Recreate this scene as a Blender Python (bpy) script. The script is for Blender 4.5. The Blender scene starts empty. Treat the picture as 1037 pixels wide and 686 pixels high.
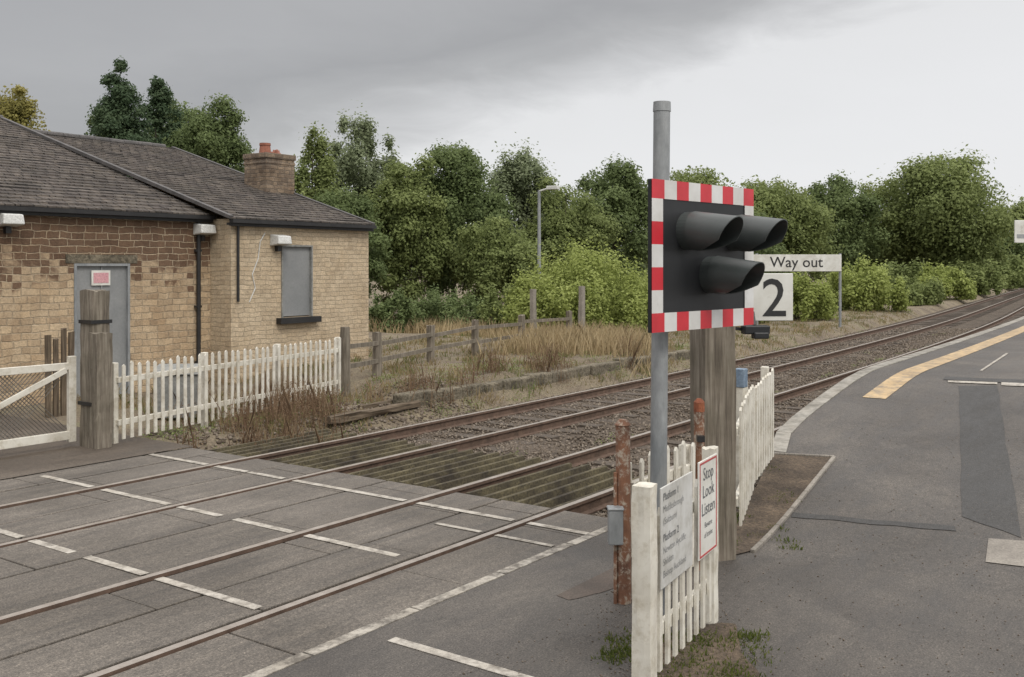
import bpy, math, random
import numpy as np
from mathutils import Vector, Matrix, noise as mn
random.seed(7); RNG=np.random.default_rng(11)
F=1019.0; H=2.58; VH=269.0; U0=518.5
TX,TY=0.5832,0.8123; TH=math.atan2(TY,TX)
col=bpy.context.scene.collection
def sm(x,a,b):
    t=max(0.0,min(1.0,(x-a)/(b-a))); return t*t*(3-2*t)
def C(s):
    if s<8: return 0.0
    if s<60: return 0.0009*(s-8)**2
    return 0.0009*52**2+(s-60)*0.0018*52
def T(s,n,z=0.0): return Vector((TX*s-TY*n, TY*s+TX*n, z))
def SN(X,Y): return (TX*X+TY*Y, -TY*X+TX*Y)
def px(u,v,Y): return Vector(((u-U0)*Y/F, Y, H-(v-VH)*Y/F))
def gr(u,v,z=0): 
    Y=(H-z)*F/(v-VH); return Vector(((u-U0)*Y/F,Y,z))
def R(s):
    t=(s-9.2)/8.1
    k=.10
    def sp(x): return x if x>k else (0 if x<-k else (x+k)**2/(4*k))
    return 0.8*(sp(t)-sp(t-1))
def RG(u,v):
    lo,hi=2.0,80.0
    for _ in range(50):
        Y=(lo+hi)/2; X=(u-U0)*Y/F; z=H-(v-VH)*Y/F
        if z>R(SN(X,Y)[0]): lo=Y
        else: hi=Y
    return X,Y
# ---------------- materials
def nt(name):
    m=bpy.data.materials.new(name); m.use_nodes=True
    t=m.node_tree; b=t.nodes['Principled BSDF']; return m,t,b
def N(t,k,**kw):
    n=t.nodes.new(k)
    for a,v in kw.items(): setattr(n,a,v)
    return n
def ramp(t,src,stops):
    r=N(t,'ShaderNodeValToRGB'); e=r.color_ramp.elements
    e[0].position=stops[0][0]; e[0].color=(*stops[0][1],1); e[1].position=stops[-1][0]; e[1].color=(*stops[-1][1],1)
    for p,c in stops[1:-1]:
        x=e.new(p); x.color=(*c,1)
    t.links.new(src,r.inputs[0]); return r.outputs[0]
def noise(t,vec,scale,detail=4,rough=.55,dist=0):
    n=N(t,'ShaderNodeTexNoise'); n.inputs['Scale'].default_value=scale; n.inputs['Detail'].default_value=detail
    n.inputs['Roughness'].default_value=rough; n.inputs['Distortion'].default_value=dist
    if vec is not None: t.links.new(vec,n.inputs['Vector'])
    return n.outputs['Fac']
def mixc(t,fac,a,b,mode='MIX'):
    m=N(t,'ShaderNodeMix',data_type='RGBA',blend_type=mode)
    for s,v in ((0,fac),(6,a),(7,b)):
        if isinstance(v,(int,float)): m.inputs[s].default_value=v
        elif isinstance(v,tuple): m.inputs[s].default_value=(*v,1)
        else: t.links.new(v,m.inputs[s])
    return m.outputs[2]
def bump(t,b,h,strength=.5,dist=.01):
    n=N(t,'ShaderNodeBump'); n.inputs['Strength'].default_value=strength; n.inputs['Distance'].default_value=dist
    t.links.new(h,n.inputs['Height']); t.links.new(n.outputs[0],b.inputs['Normal'])
def coords(t,kind='Object',scale=(1,1,1),rot=(0,0,0)):
    c=N(t,'ShaderNodeTexCoord'); m=N(t,'ShaderNodeMapping'); m.inputs['Scale'].default_value=scale; m.inputs['Rotation'].default_value=rot
    t.links.new(c.outputs[kind],m.inputs[0]); return m.outputs[0]
def simple(name,c1,c2,scale=3,rough=.8,bs=.3,fine=60,metal=0,lo=.35,hi=.65,stretch=(1,1,1),bd=.005,speck=.35):
    m,t,b=nt(name); v=coords(t,scale=stretch)
    a=noise(t,v,scale,6,.62,.3); base=ramp(t,a,[(lo,c1),(hi,c2)])
    f=noise(t,v,fine,3,.7); sp=ramp(t,f,[(.3,(1-speck,)*3),(.7,(1+speck*.4,)*3)])
    t.links.new(mixc(t,1.0,base,sp,'MULTIPLY'),b.inputs['Base Color'])
    b.inputs['Roughness'].default_value=rough; b.inputs['Metallic'].default_value=metal
    if bs: bump(t,b,f,bs,bd)
    return m
M={}
def asphalt(name,c1,c2,c3,rot=TH,crack=.5,streak=(.5,1.6,1),grain=70,md=(.76,1.16)):
    m,t,b=nt(name); v=coords(t,rot=(0,0,-rot)); 
    c0=N(t,'ShaderNodeMapping'); c0.inputs['Scale'].default_value=streak; t.links.new(v,c0.inputs[0]); vs=c0.outputs[0]
    big=noise(t,v,.5,5,.6,.6); med=noise(t,vs,2.2,6,.68,.4); fine=noise(t,v,grain,3,.8); f2=noise(t,v,grain*.25,4,.75)
    base=ramp(t,big,[(.32,c1),(.52,c2),(.72,c3)])
    mdc=ramp(t,med,[(.3,(md[0],md[0]*.985,md[0]*.97)),(.7,(md[1],md[1]*.99,md[1]*.975))])
    base=mixc(t,1.0,base,mdc,'MULTIPLY')
    base=mixc(t,1.0,base,ramp(t,f2,[(.3,(.76,.76,.76)),(.7,(1.17,1.17,1.17))]),'MULTIPLY')
    fd=ramp(t,fine,[(.33,(.5,.5,.5)),(.6,(1.12,1.12,1.12)),(.72,(2.0,1.95,1.85))])
    base=mixc(t,1.0,base,fd,'MULTIPLY')
    if crack:
        vo=N(t,'ShaderNodeTexVoronoi',feature='DISTANCE_TO_EDGE'); vo.inputs['Scale'].default_value=.4
        dv=N(t,'ShaderNodeVectorMath',operation='ADD'); nz=N(t,'ShaderNodeTexNoise'); nz.inputs['Scale'].default_value=3.5; nz.inputs['Detail'].default_value=5; t.links.new(v,nz.inputs['Vector'])
        sc=N(t,'ShaderNodeVectorMath',operation='SCALE'); sc.inputs['Scale'].default_value=.7; t.links.new(nz.outputs['Color'],sc.inputs[0])
        t.links.new(v,dv.inputs[0]); t.links.new(sc.outputs[0],dv.inputs[1]); t.links.new(dv.outputs[0],vo.inputs['Vector'])
        cr=ramp(t,vo.outputs['Distance'],[(.0,(.5,.5,.5)),(.005,(1,1,1))])
        base=mixc(t,crack,base,mixc(t,1.0,base,cr,'MULTIPLY'))
    t.links.new(base,b.inputs['Base Color'])
    r=ramp(t,med,[(.35,(.58,)*3),(.65,(.85,)*3)]); t.links.new(r,b.inputs['Roughness'])
    bump(t,b,fine,.6,.008); return m
M['asphalt']=asphalt('road_asphalt',(.070,.062,.055),(.096,.086,.077),(.138,.123,.107),md=(.66,1.24))
M['platasph']=M['asphalt']
M['farroad']=asphalt('dirty_far_road',(.075,.06,.047),(.10,.08,.062),(.15,.125,.10),crack=0)
M['patch']=asphalt('dark_patch_asphalt',(.046,.044,.042),(.054,.052,.050),(.066,.063,.060),crack=0)
M['panel']=asphalt('crossing_panel',(.104,.090,.075),(.145,.127,.108),(.19,.168,.145),crack=0,streak=(.3,2.8,1),md=(.58,1.2))
M['dark']=simple('dark_gap',(.03,.026,.021),(.07,.058,.046))
M['ground']=simple('field_ground',(.06,.075,.03),(.11,.10,.05),.3,.95,.4,8)
M['dirt']=simple('dirt',(.055,.04,.028),(.15,.11,.075),1.8,.95,.8,30,bd=.03,speck=.6)
M['reddirt']=simple('reddish_dirt',(.088,.074,.062),(.135,.103,.085),1.3,.9,.5,60)
M['slab']=simple('pale_slab',(.20,.18,.155),(.32,.29,.25),2.5,.85,.4,50)
def paintmat(name,c,c2,wear=.42,scale=9,rough=.6,soft=.06):
    m,t,b=nt(name); v=coords(t); a=noise(t,v,scale,8,.75)
    cc=ramp(t,a,[(wear-soft,c2),(wear+soft,c)]); d=noise(t,v,2.5,4,.6); cc=mixc(t,1.0,cc,ramp(t,d,[(.35,(.80,.78,.74)),(.65,(1.04,1.04,1.03))]),'MULTIPLY')
    t.links.new(cc,b.inputs['Base Color']); b.inputs['Roughness'].default_value=rough
    bump(t,b,noise(t,v,90,2),.15,.003); return m
M['line']=paintmat('road_line_paint',(.45,.42,.375),(.18,.16,.138),.46,8,.8,.09)
M['edge']=paintmat('worn_edge_line_paint',(.40,.37,.325),(.14,.125,.108),.50,6,.8,.08)
M['yellow']=paintmat('yellow_line_paint',(.48,.35,.20),(.26,.21,.155),.47,6,.8,.08)
M['coping']=paintmat('worn_coping',(.35,.33,.295),(.17,.16,.14),.50,4,.85,.12)
M['white']=paintmat('white_wood_paint',(.68,.655,.59),(.43,.385,.30),.40,8,.6,.12)
M['whiteclean']=paintmat('white_sign_face',(.70,.70,.67),(.56,.55,.51),.38,6)
M['greysign']=paintmat('weathered_notice_face',(.56,.56,.55),(.44,.435,.41),.42,5,.6,.12)
M['red']=paintmat('red_reflective',(.58,.03,.045),(.42,.03,.04),.35,6,.4)
M['swhite']=paintmat('white_reflective',(.66,.66,.66),(.52,.52,.52),.35,6,.4)
M['black']=simple('black_board',(.010,.011,.013),(.017,.018,.02),2,.5,.05,40,speck=.1)
M['hood']=simple('hood_grey',(.042,.050,.049),(.068,.076,.074),1.6,.42,.03,8,speck=.1)
M['lens']=simple('dark_lens',(.05,.004,.004),(.07,.008,.008),5,.15,0,40)
M['lensa']=simple('amber_lens',(.08,.03,.004),(.1,.04,.008),5,.15,0,40)
M['galv']=simple('galvanised_steel',(.21,.225,.235),(.36,.37,.375),3,.5,.08,20,metal=.2,stretch=(1,1,.4),speck=.2)
M['cabgrey']=simple('cabinet_grey',(.20,.205,.195),(.29,.29,.275),3,.7,.08,20)
M['text']=simple('sign_text_black',(.02,.02,.022),(.03,.03,.03),4,.6,0,40)
M['text2']=simple('faded_sign_text',(.11,.115,.125),(.17,.175,.185),9,.6,0,40)
M['redtext']=simple('sign_text_red',(.5,.07,.07),(.42,.08,.08),4,.6,0,40)
M['blue']=simple('faded_blue_paint',(.13,.19,.27),(.2,.26,.33),6,.6,.1,40)
def woodmat(name,c1,c2,c3):
    m,t,b=nt(name); v=coords(t,scale=(1,1,.05)); v2=coords(t)
    g=noise(t,v,30,6,.65,.3); l=noise(t,v2,2.4,4,.6)
    a=ramp(t,g,[(.3,c1),(.5,c2),(.7,c3)]); d=ramp(t,l,[(.3,(.68,.67,.61)),(.7,(1.15,1.12,1.1))])
    t.links.new(mixc(t,1.0,a,d,'MULTIPLY'),b.inputs['Base Color']); b.inputs['Roughness'].default_value=.9
    bump(t,b,g,.6,.015); return m
M['wood']=woodmat('weathered_timber',(.075,.062,.05),(.175,.152,.122),(.27,.245,.205))
M['wood2']=woodmat('brown_timber',(.035,.026,.018),(.12,.09,.062),(.20,.16,.115))
M['guard']=simple('mossy_timber',(.040,.031,.020),(.125,.105,.058),2.2,.95,.6,30,speck=.6,bd=.02)
M['trunk']=woodmat('bark',(.04,.035,.03),(.10,.085,.065),(.17,.15,.12))
def rustpost():
    m,t,b=nt('rusty_flaking_paint'); v=coords(t); a=noise(t,v,14,8,.75,.3); c=noise(t,v,5,5,.65)
    r=ramp(t,c,[(.3,(.10,.05,.032)),(.5,(.19,.09,.052)),(.75,(.30,.14,.075))]); f=ramp(t,a,[(.50,(0,)*3),(.60,(.85,)*3)])
    t.links.new(mixc(t,f,r,(.42,.37,.30)),b.inputs['Base Color']); b.inputs['Roughness'].default_value=.85; bump(t,b,a,.6,.01); return m
M['rustpaint']=rustpost()
M['orange']=simple('dull_rust_top',(.20,.06,.03),(.36,.12,.055),9,.8,.4,30)
def railmat():
    m,t,b=nt('rail_steel'); v=coords(t); a=noise(t,v,8,6,.7)
    rust=ramp(t,a,[(.3,(.065,.042,.030)),(.7,(.155,.10,.072))])
    g=N(t,'ShaderNodeNewGeometry'); sx=N(t,'ShaderNodeSeparateXYZ'); t.links.new(g.outputs['True Normal'],sx.inputs[0])
    sp=N(t,'ShaderNodeSeparateXYZ'); t.links.new(g.outputs['Position'],sp.inputs[0])
    f=N(t,'ShaderNodeMath',operation='GREATER_THAN'); f.inputs[1].default_value=.9; t.links.new(sx.outputs[2],f.inputs[0])
    f2=N(t,'ShaderNodeMath',operation='GREATER_THAN'); f2.inputs[1].default_value=-.02; t.links.new(sp.outputs[2],f2.inputs[0])
    f3=N(t,'ShaderNodeMath',operation='MULTIPLY'); t.links.new(f.outputs[0],f3.inputs[0]); t.links.new(f2.outputs[0],f3.inputs[1])
    t.links.new(mixc(t,f3.outputs[0],rust,ramp(t,a,[(.3,(.25,.21,.175)),(.7,(.40,.36,.32))])),b.inputs['Base Color'])
    r=N(t,'ShaderNodeMath',operation='MULTIPLY_ADD'); r.inputs[1].default_value=-.45; r.inputs[2].default_value=.85; t.links.new(f3.outputs[0],r.inputs[0]); t.links.new(r.outputs[0],b.inputs['Roughness'])
    mt=N(t,'ShaderNodeMath',operation='MULTIPLY'); mt.inputs[1].default_value=.35; t.links.new(f3.outputs[0],mt.inputs[0]); t.links.new(mt.outputs[0],b.inputs['Metallic'])
    return m
M['rail']=railmat()
def ballastmat():
    m,t,b=nt('ballast'); v=coords(t); vo=N(t,'ShaderNodeTexVoronoi'); vo.inputs['Scale'].default_value=26; t.links.new(v,vo.inputs['Vector'])
    sp=N(t,'ShaderNodeSeparateColor'); t.links.new(vo.outputs['Color'],sp.inputs[0])
    a=ramp(t,sp.outputs[0],[(0,(.08,.062,.046)),(.5,(.145,.118,.09)),(1,(.21,.175,.14))])
    big=noise(t,v,.6,5,.6); d=ramp(t,big,[(.35,(.7,.63,.56)),(.65,(1.12,1.06,1))])
    e=ramp(t,vo.outputs['Distance'],[(.0,(1.05,)*3),(.6,(.5,)*3)])
    c=mixc(t,1.0,mixc(t,1.0,a,d,'MULTIPLY'),e,'MULTIPLY'); t.links.new(c,b.inputs['Base Color']); b.inputs['Roughness'].default_value=.95
    inv=N(t,'ShaderNodeMath',operation='SUBTRACT'); inv.inputs[0].default_value=1; t.links.new(vo.outputs['Distance'],inv.inputs[1]); bump(t,b,inv.outputs[0],.9,.03); return m
M['ballast']=ballastmat()
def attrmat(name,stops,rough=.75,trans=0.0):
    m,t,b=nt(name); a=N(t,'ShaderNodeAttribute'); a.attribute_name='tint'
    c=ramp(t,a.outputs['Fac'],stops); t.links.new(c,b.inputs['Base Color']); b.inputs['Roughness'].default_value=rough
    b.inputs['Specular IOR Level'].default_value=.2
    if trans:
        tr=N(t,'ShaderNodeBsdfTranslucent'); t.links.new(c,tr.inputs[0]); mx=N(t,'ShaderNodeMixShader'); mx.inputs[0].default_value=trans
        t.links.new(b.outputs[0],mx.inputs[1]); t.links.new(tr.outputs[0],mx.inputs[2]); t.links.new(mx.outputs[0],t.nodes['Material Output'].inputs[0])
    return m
M['stone']=attrmat('ballast_stone',[(0,(.085,.066,.05)),(.5,(.145,.118,.092)),(1,(.22,.185,.15))],.95)
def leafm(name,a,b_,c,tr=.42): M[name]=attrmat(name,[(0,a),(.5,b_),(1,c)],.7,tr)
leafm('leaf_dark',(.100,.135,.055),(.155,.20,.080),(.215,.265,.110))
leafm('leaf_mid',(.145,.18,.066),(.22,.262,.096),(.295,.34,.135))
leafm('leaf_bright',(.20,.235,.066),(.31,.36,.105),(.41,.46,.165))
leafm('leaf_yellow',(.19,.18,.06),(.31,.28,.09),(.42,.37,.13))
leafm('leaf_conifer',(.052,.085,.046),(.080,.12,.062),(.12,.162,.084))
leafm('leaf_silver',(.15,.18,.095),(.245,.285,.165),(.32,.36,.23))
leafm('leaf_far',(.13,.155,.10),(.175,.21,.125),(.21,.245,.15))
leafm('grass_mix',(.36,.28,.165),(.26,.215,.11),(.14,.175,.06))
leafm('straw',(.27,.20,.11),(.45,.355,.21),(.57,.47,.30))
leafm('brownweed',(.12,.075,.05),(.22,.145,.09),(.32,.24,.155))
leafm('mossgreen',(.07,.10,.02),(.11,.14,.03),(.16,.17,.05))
def vergemat():
    m,t,b=nt('verge_ground'); v=coords(t); a=noise(t,v,.8,7,.65,.5); f=noise(t,v,22,4,.7)
    c=ramp(t,a,[(.30,(.10,.075,.052)),(.45,(.19,.15,.105)),(.60,(.23,.19,.125)),(.74,(.14,.145,.07))])
    c=mixc(t,1.0,c,ramp(t,f,[(.3,(.45,)*3),(.7,(1.3,)*3)]),'MULTIPLY'); t.links.new(c,b.inputs['Base Color']); b.inputs['Roughness'].default_value=.95
    bump(t,b,f,.9,.05); return m
M['verge']=vergemat()
def brickmat(name,c1,c2,mort,bw,bh,ms,dark,off=.5,xz=True,bumpd=.02,patch=None,slate=False,bias=-.25,tintf=.45):
    m,t,b=nt(name); tc=N(t,'ShaderNodeTexCoord'); s=N(t,'ShaderNodeSeparateXYZ'); t.links.new(tc.outputs['Object'],s.inputs[0])
    c=N(t,'ShaderNodeCombineXYZ')
    ad=N(t,'ShaderNodeMath',operation='ADD'); t.links.new(s.outputs[0],ad.inputs[0])
    if xz: t.links.new(s.outputs[1],ad.inputs[1]); t.links.new(s.outputs[2],c.inputs[1])
    else: t.links.new(s.outputs[1],c.inputs[1])
    t.links.new(ad.outputs[0],c.inputs[0])
    nz=N(t,'ShaderNodeTexNoise'); nz.inputs['Scale'].default_value=3.6; nz.inputs['Detail'].default_value=5; t.links.new(c.outputs[0],nz.inputs['Vector'])
    sc=N(t,'ShaderNodeVectorMath',operation='SCALE'); sc.inputs['Scale'].default_value=.10 if not slate else .03; t.links.new(nz.outputs['Color'],sc.inputs[0])
    av=N(t,'ShaderNodeVectorMath',operation='ADD'); t.links.new(c.outputs[0],av.inputs[0]); t.links.new(sc.outputs[0],av.inputs[1])
    br=N(t,'ShaderNodeTexBrick'); br.offset=off; br.squash=.7; br.squash_frequency=3; br.inputs['Scale'].default_value=1; br.inputs['Brick Width'].default_value=bw; br.inputs['Row Height'].default_value=bh
    br.inputs['Mortar Size'].default_value=ms; br.inputs['Mortar Smooth'].default_value=.6; br.inputs['Bias'].default_value=bias
    br.inputs['Color1'].default_value=(*c1,1); br.inputs['Color2'].default_value=(*c2,1); br.inputs['Mortar'].default_value=(*mort,1)
    t.links.new(av.outputs[0],br.inputs['Vector'])
    big=noise(t,av.outputs[0],.9,5,.65,.5); cc=mixc(t,1.0,br.outputs['Color'],ramp(t,big,[(.32,dark),(.55,(1,1,1)),(.75,(1.15,1.14,1.12))]),'MULTIPLY')
    st=N(t,'ShaderNodeVectorMath',operation='SNAP'); st.inputs[1].default_value=(bw*.5,bh,1); t.links.new(av.outputs[0],st.inputs[0])
    wn=N(t,'ShaderNodeTexWhiteNoise'); t.links.new(st.outputs[0],wn.inputs[0])
    cc=mixc(t,tintf,cc,mixc(t,1.0,cc,ramp(t,wn.outputs[0],[(0,(.62,.58,.55)),(.5,(1,1,1)),(1,(1.22,1.18,1.12))]),'MULTIPLY'))
    f=noise(t,av.outputs[0],28,4,.7); cc=mixc(t,1.0,cc,ramp(t,f,[(.3,(.70,)*3),(.7,(1.18,)*3)]),'MULTIPLY')
    if patch:
        z=N(t,'ShaderNodeMath',operation='MULTIPLY_ADD'); z.inputs[1].default_value=patch[0]; z.inputs[2].default_value=patch[1]; t.links.new(s.outputs[2],z.inputs[0])
        p=N(t,'ShaderNodeMath',operation='ADD'); t.links.new(z.outputs[0],p.inputs[0]); t.links.new(big,p.inputs[1])
        p2=N(t,'ShaderNodeMath',operation='MULTIPLY_ADD'); p2.inputs[1].default_value=.40; t.links.new(wn.outputs[0],p2.inputs[0]); t.links.new(p.outputs[0],p2.inputs[2])
        cc=mixc(t,ramp(t,p2.outputs[0],[(.64,(0,)*3),(.76,(1,)*3)]),cc,mixc(t,br.outputs['Fac'],mixc(t,1.0,cc,patch[2],'MULTIPLY'),cc))
    t.links.new(cc,b.inputs['Base Color']); b.inputs['Roughness'].default_value=.88
    h=N(t,'ShaderNodeMath',operation='MULTIPLY_ADD'); h.inputs[1].default_value=-1.0; t.links.new(br.outputs['Fac'],h.inputs[0]); t.links.new(f,h.inputs[2]); bump(t,b,h.outputs[0],.9,bumpd)
    return m
M['stoneL']=brickmat('old_sandstone',(.54,.42,.28),(.38,.275,.175),(.44,.355,.25),.36,.135,.012,(.82,.77,.72),patch=(.50,-1.27,(.30,.24,.225)))
M['stoneR']=brickmat('buff_sandstone',(.56,.455,.32),(.48,.38,.26),(.48,.395,.285),.30,.10,.009,(.88,.85,.81),patch=(-.3,.0,(.6,.54,.48)),tintf=.3)
M['chim']=brickmat('sooty_chimney_stone',(.31,.235,.165),(.13,.10,.08),(.22,.18,.14),.24,.10,.012,(.55,.5,.46))
M['slate']=brickmat('brown_slates',(.135,.115,.098),(.075,.062,.055),(.030,.026,.024),.27,.20,.013,(.62,.62,.58),xz=False,bumpd=.03,slate=True,bias=0,tintf=.6)
M['lead']=simple('dark_ridge_tile',(.06,.057,.055),(.11,.10,.097),4,.7,.2,30)
M['gutter']=simple('black_gutter',(.012,.012,.013),(.025,.024,.024),4,.5,.05,30)
M['doorgrey']=simple('grey_steel_shutter',(.20,.208,.212),(.265,.27,.27),1.2,.6,.05,20,speck=.12)
M['pot']=simple('terracotta',(.23,.085,.055),(.33,.13,.085),5,.8,.3,40)
M['pink']=simple('pink_notice',(.6,.3,.33),(.65,.36,.38),5,.7,0,40)
M['lampwhite']=simple('white_casing',(.6,.6,.57),(.68,.68,.66),5,.5,0,40)
M['sleeper']=woodmat('sleeper',(.045,.035,.028),(.085,.068,.054),(.13,.108,.088))
M['wire']=simple('wire',(.10,.09,.08),(.16,.15,.13),5,.6,0,40)
M['edgestone']=simple('old_edge_stone',(.10,.085,.06),(.25,.215,.155),2,.95,.8,16,bd=.05,speck=.6)
# ---------------- mesh builder
class MB:
    def __init__(s): s.v=[];s.f=[];s.m=[]
    def add(s,vs,fs,mi=0,Mx=None):
        o=len(s.v); s.v+= [tuple(Mx@Vector(v)) if Mx is not None else tuple(v) for v in vs]
        s.f+=[tuple(i+o for i in f) for f in fs]; s.m+=[mi]*len(fs)
    def box(s,c,d,rz=0,mi=0,Mx=None,rot=None):
        Q=Matrix.Translation(Vector(c))@(rot if rot is not None else Matrix.Rotation(rz,4,'Z'))
        if Mx is not None: Q=Mx@Q
        x,y,z=d[0]/2,d[1]/2,d[2]/2
        vs=[(-x,-y,-z),(x,-y,-z),(x,y,-z),(-x,y,-z),(-x,-y,z),(x,-y,z),(x,y,z),(-x,y,z)]
        s.add(vs,[(0,3,2,1),(4,5,6,7),(0,1,5,4),(1,2,6,5),(2,3,7,6),(3,0,4,7)],mi,Q)
    def beam(s,p0,p1,w,h,mi=0,Mx=None):
        p0=Vector(p0);p1=Vector(p1);d=p1-p0; L=d.length
        q=d.to_track_quat('X','Z').to_matrix().to_4x4()
        s.box((p0+p1)/2,(L,w,h),mi=mi,Mx=Mx,rot=q)
    def tube(s,p0,p1,r0,r1=None,n=12,mi=0,caps=True,Mx=None):
        if r1 is None:r1=r0
        p0=Vector(p0);p1=Vector(p1);d=(p1-p0); q=d.to_track_quat('Z','Y').to_matrix(); vs=[]
        for p,r in((p0,r0),(p1,r1)):
            for i in range(n):
                a=2*math.pi*i/n; vs.append(p+q@Vector((r*math.cos(a),r*math.sin(a),0)))
        fs=[(i,(i+1)%n,n+(i+1)%n,n+i) for i in range(n)]
        if caps: fs+=[tuple(range(n-1,-1,-1)),tuple(range(n,2*n))]
        s.add(vs,fs,mi,Mx)
    def post(s,p,w,d,h,rz=0,taper=.97,jit=.012,seed=0,mi=0,nz=14,k=4,top=.04,corner=.92):
        vs=[]; P=[]
        for e in range(4):
            for i in range(k):
                t=i/k; cs=[(-1,-1),(1,-1),(1,1),(-1,1)]; a=cs[e]; b=cs[(e+1)%4]; P.append((a[0]+(b[0]-a[0])*t,a[1]+(b[1]-a[1])*t))
        n=len(P); Q=Matrix.Translation(Vector(p))@Matrix.Rotation(rz,4,'Z')
        for j in range(nz+1):
            t=j/nz; sc=1-(1-taper)*t
            for (x,y) in P:
                nn=mn.noise(Vector((x*3+seed,y*3,j*.28)))*jit*1.6+random.uniform(-1,1)*jit*.35
                r=corner if abs(x)==1 and abs(y)==1 else 1
                zz=h*t+(mn.noise(Vector((x*2+seed,y*2,9)))*top if j==nz else 0)
                vs.append(((x*w/2*r*sc+nn*x),(y*d/2*r*sc+nn*y),zz))
        fs=[]
        for j in range(nz):
            for i in range(n): fs.append((j*n+i,j*n+(i+1)%n,(j+1)*n+(i+1)%n,(j+1)*n+i))
        fs.append(tuple(range(nz*n,nz*n+n))); fs.append(tuple(range(n-1,-1,-1)))
        s.add(vs,fs,mi,Q)
    def build(s,name,mats,parent=None,world=False,bevel=0,smooth=False,loc=None):
        me=bpy.data.meshes.new(name)
        v=[Vector(a) for a in s.v]
        if world and parent is not None:
            Mi=parent.matrix_basis.inverted(); v=[Mi@a for a in v]
        if loc is not None: v=[a-Vector(loc) for a in v]
        me.from_pydata([tuple(a) for a in v],[],s.f)
        if not isinstance(mats,(list,tuple)): mats=[mats]
        for m in mats: me.materials.append(m)
        if len(mats)>1: me.polygons.foreach_set('material_index',s.m)
        if smooth: me.polygons.foreach_set('use_smooth',[True]*len(me.polygons))
        me.update(); o=bpy.data.objects.new(name,me); col.objects.link(o)
        if parent is not None: o.parent=parent
        if loc is not None: o.location=loc
        if bevel:
            b=o.modifiers.new('bevel','BEVEL'); b.width=bevel; b.segments=2; b.limit_method='ANGLE'
        return o
def tag(o,label,cat,group=None):
    o['label']=label;o['category']=cat
    if group:o['group']=group
    return o
def thing(name,label,cat,loc=(0,0,0),rz=0,group=None):
    o=bpy.data.objects.new(name,None); col.objects.link(o); o.empty_display_size=.2
    o.location=loc; o.rotation_euler=(0,0,rz); o.matrix_basis=Matrix.Translation(Vector(loc))@Matrix.Rotation(rz,4,'Z')
    return tag(o,label,cat,group)
def struct(o): o['kind']='structure'; return o
def textgeo(s,size,align='LEFT',bold=0.0,space=1.0,line=1.0):
    cu=bpy.data.curves.new('t','FONT'); cu.body=s; cu.size=size; cu.align_x=align; cu.offset=bold; cu.space_line=line; cu.resolution_u=3; cu.space_character=space
    ob=bpy.data.objects.new('t',cu); col.objects.link(ob); dg=bpy.context.evaluated_depsgraph_get(); dg.update()
    me=bpy.data.meshes.new_from_object(ob.evaluated_get(dg)); vs=[v.co.copy() for v in me.vertices]; fs=[tuple(p.vertices) for p in me.polygons]
    bpy.data.objects.remove(ob); bpy.data.meshes.remove(me); bpy.data.curves.remove(cu); return vs,fs
RX=Matrix.Rotation(math.pi/2,4,'X')
def leafmesh(name,cen,nor,size,tint,mat,parent=None,aspect=.6,loc=None):
    n=len(cen); r=RNG.normal(size=(n,3)); nor=nor/np.linalg.norm(nor,axis=1)[:,None]
    a=np.cross(nor,r); a/=np.linalg.norm(a,axis=1)[:,None]+1e-9; b=np.cross(nor,a)
    s=size[:,None]; V=np.stack([cen-a*s,cen-b*s*aspect,cen+a*s,cen+b*s*aspect],1).reshape(-1,3)
    off=Vector((0,0,0))
    if parent is not None: off=parent.location
    if loc is not None: off=Vector(loc)
    V=V-np.array(off)
    return rawmesh(name,V,n,4,tint,mat,parent,loc)
def rawmesh(name,V,n,k,tint,mat,parent=None,loc=None,idx=None):
    me=bpy.data.meshes.new(name); me.vertices.add(len(V)); me.vertices.foreach_set('co',V.astype(np.float32).ravel())
    if idx is None: idx=np.arange(n*k)
    me.loops.add(n*k); me.loops.foreach_set('vertex_index',idx.astype(np.int32).ravel()); me.polygons.add(n)
    me.polygons.foreach_set('loop_start',(np.arange(n)*k).astype(np.int32)); me.update(calc_edges=True)
    at=me.attributes.new('tint','FLOAT','FACE'); at.data.foreach_set('value',tint.astype(np.float32))
    me.materials.append(mat); o=bpy.data.objects.new(name,me); col.objects.link(o)
    if parent is not None:o.parent=parent
    if loc is not None:o.location=loc
    return o
# ---------------- setting
def grid(name,ss,ns,zf,mat,curve=True,jit=0):
    vs=[];fs=[]
    for i,s in enumerate(ss):
        for j,n in enumerate(ns): vs.append(tuple(T(s,n+(C(s) if curve else 0),zf(s,n))))
    k=len(ns)
    for i in range(len(ss)-1):
        for j in range(k-1): fs.append((i*k+j,(i+1)*k+j,(i+1)*k+j+1,i*k+j+1))
    b=MB(); b.v=vs;b.f=fs;b.m=[0]*len(fs); return b
def ar(a,b,st): return list(np.arange(a,b+st*.5,st))
b=MB(); b.add([(-900,-300,-.45),(900,-300,-.45),(900,1500,-.45),(-900,1500,-.45)],[(0,1,2,3)]); struct(b.build('ground',M['ground']))
def fb(x,y,sc): return mn.fractal(Vector((x*sc,y*sc,.3)),1.0,2.0,4)
prof=[(3.3,-.33),(4.2,-.28),(4.9,-.24),(5.3,-.19),(6.0,-.165),(6.6,-.18),(7.2,-.165),(7.8,-.18),(8.3,-.22),(8.8,-.18),(9.4,-.165),(10,-.18),(10.6,-.165),(11.2,-.19),(11.7,-.27),(12.4,-.36)]
nsb=[];
for i in range(len(prof)-1):
    for q in range(3): nsb.append(prof[i][0]+(prof[i+1][0]-prof[i][0])*q/3)
nsb.append(prof[-1][0])
def pz(n): return float(np.interp(n,[p[0] for p in prof],[p[1] for p in prof]))
bz=lambda s,n: pz(n)+.025*fb(s,n,1.3)
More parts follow.
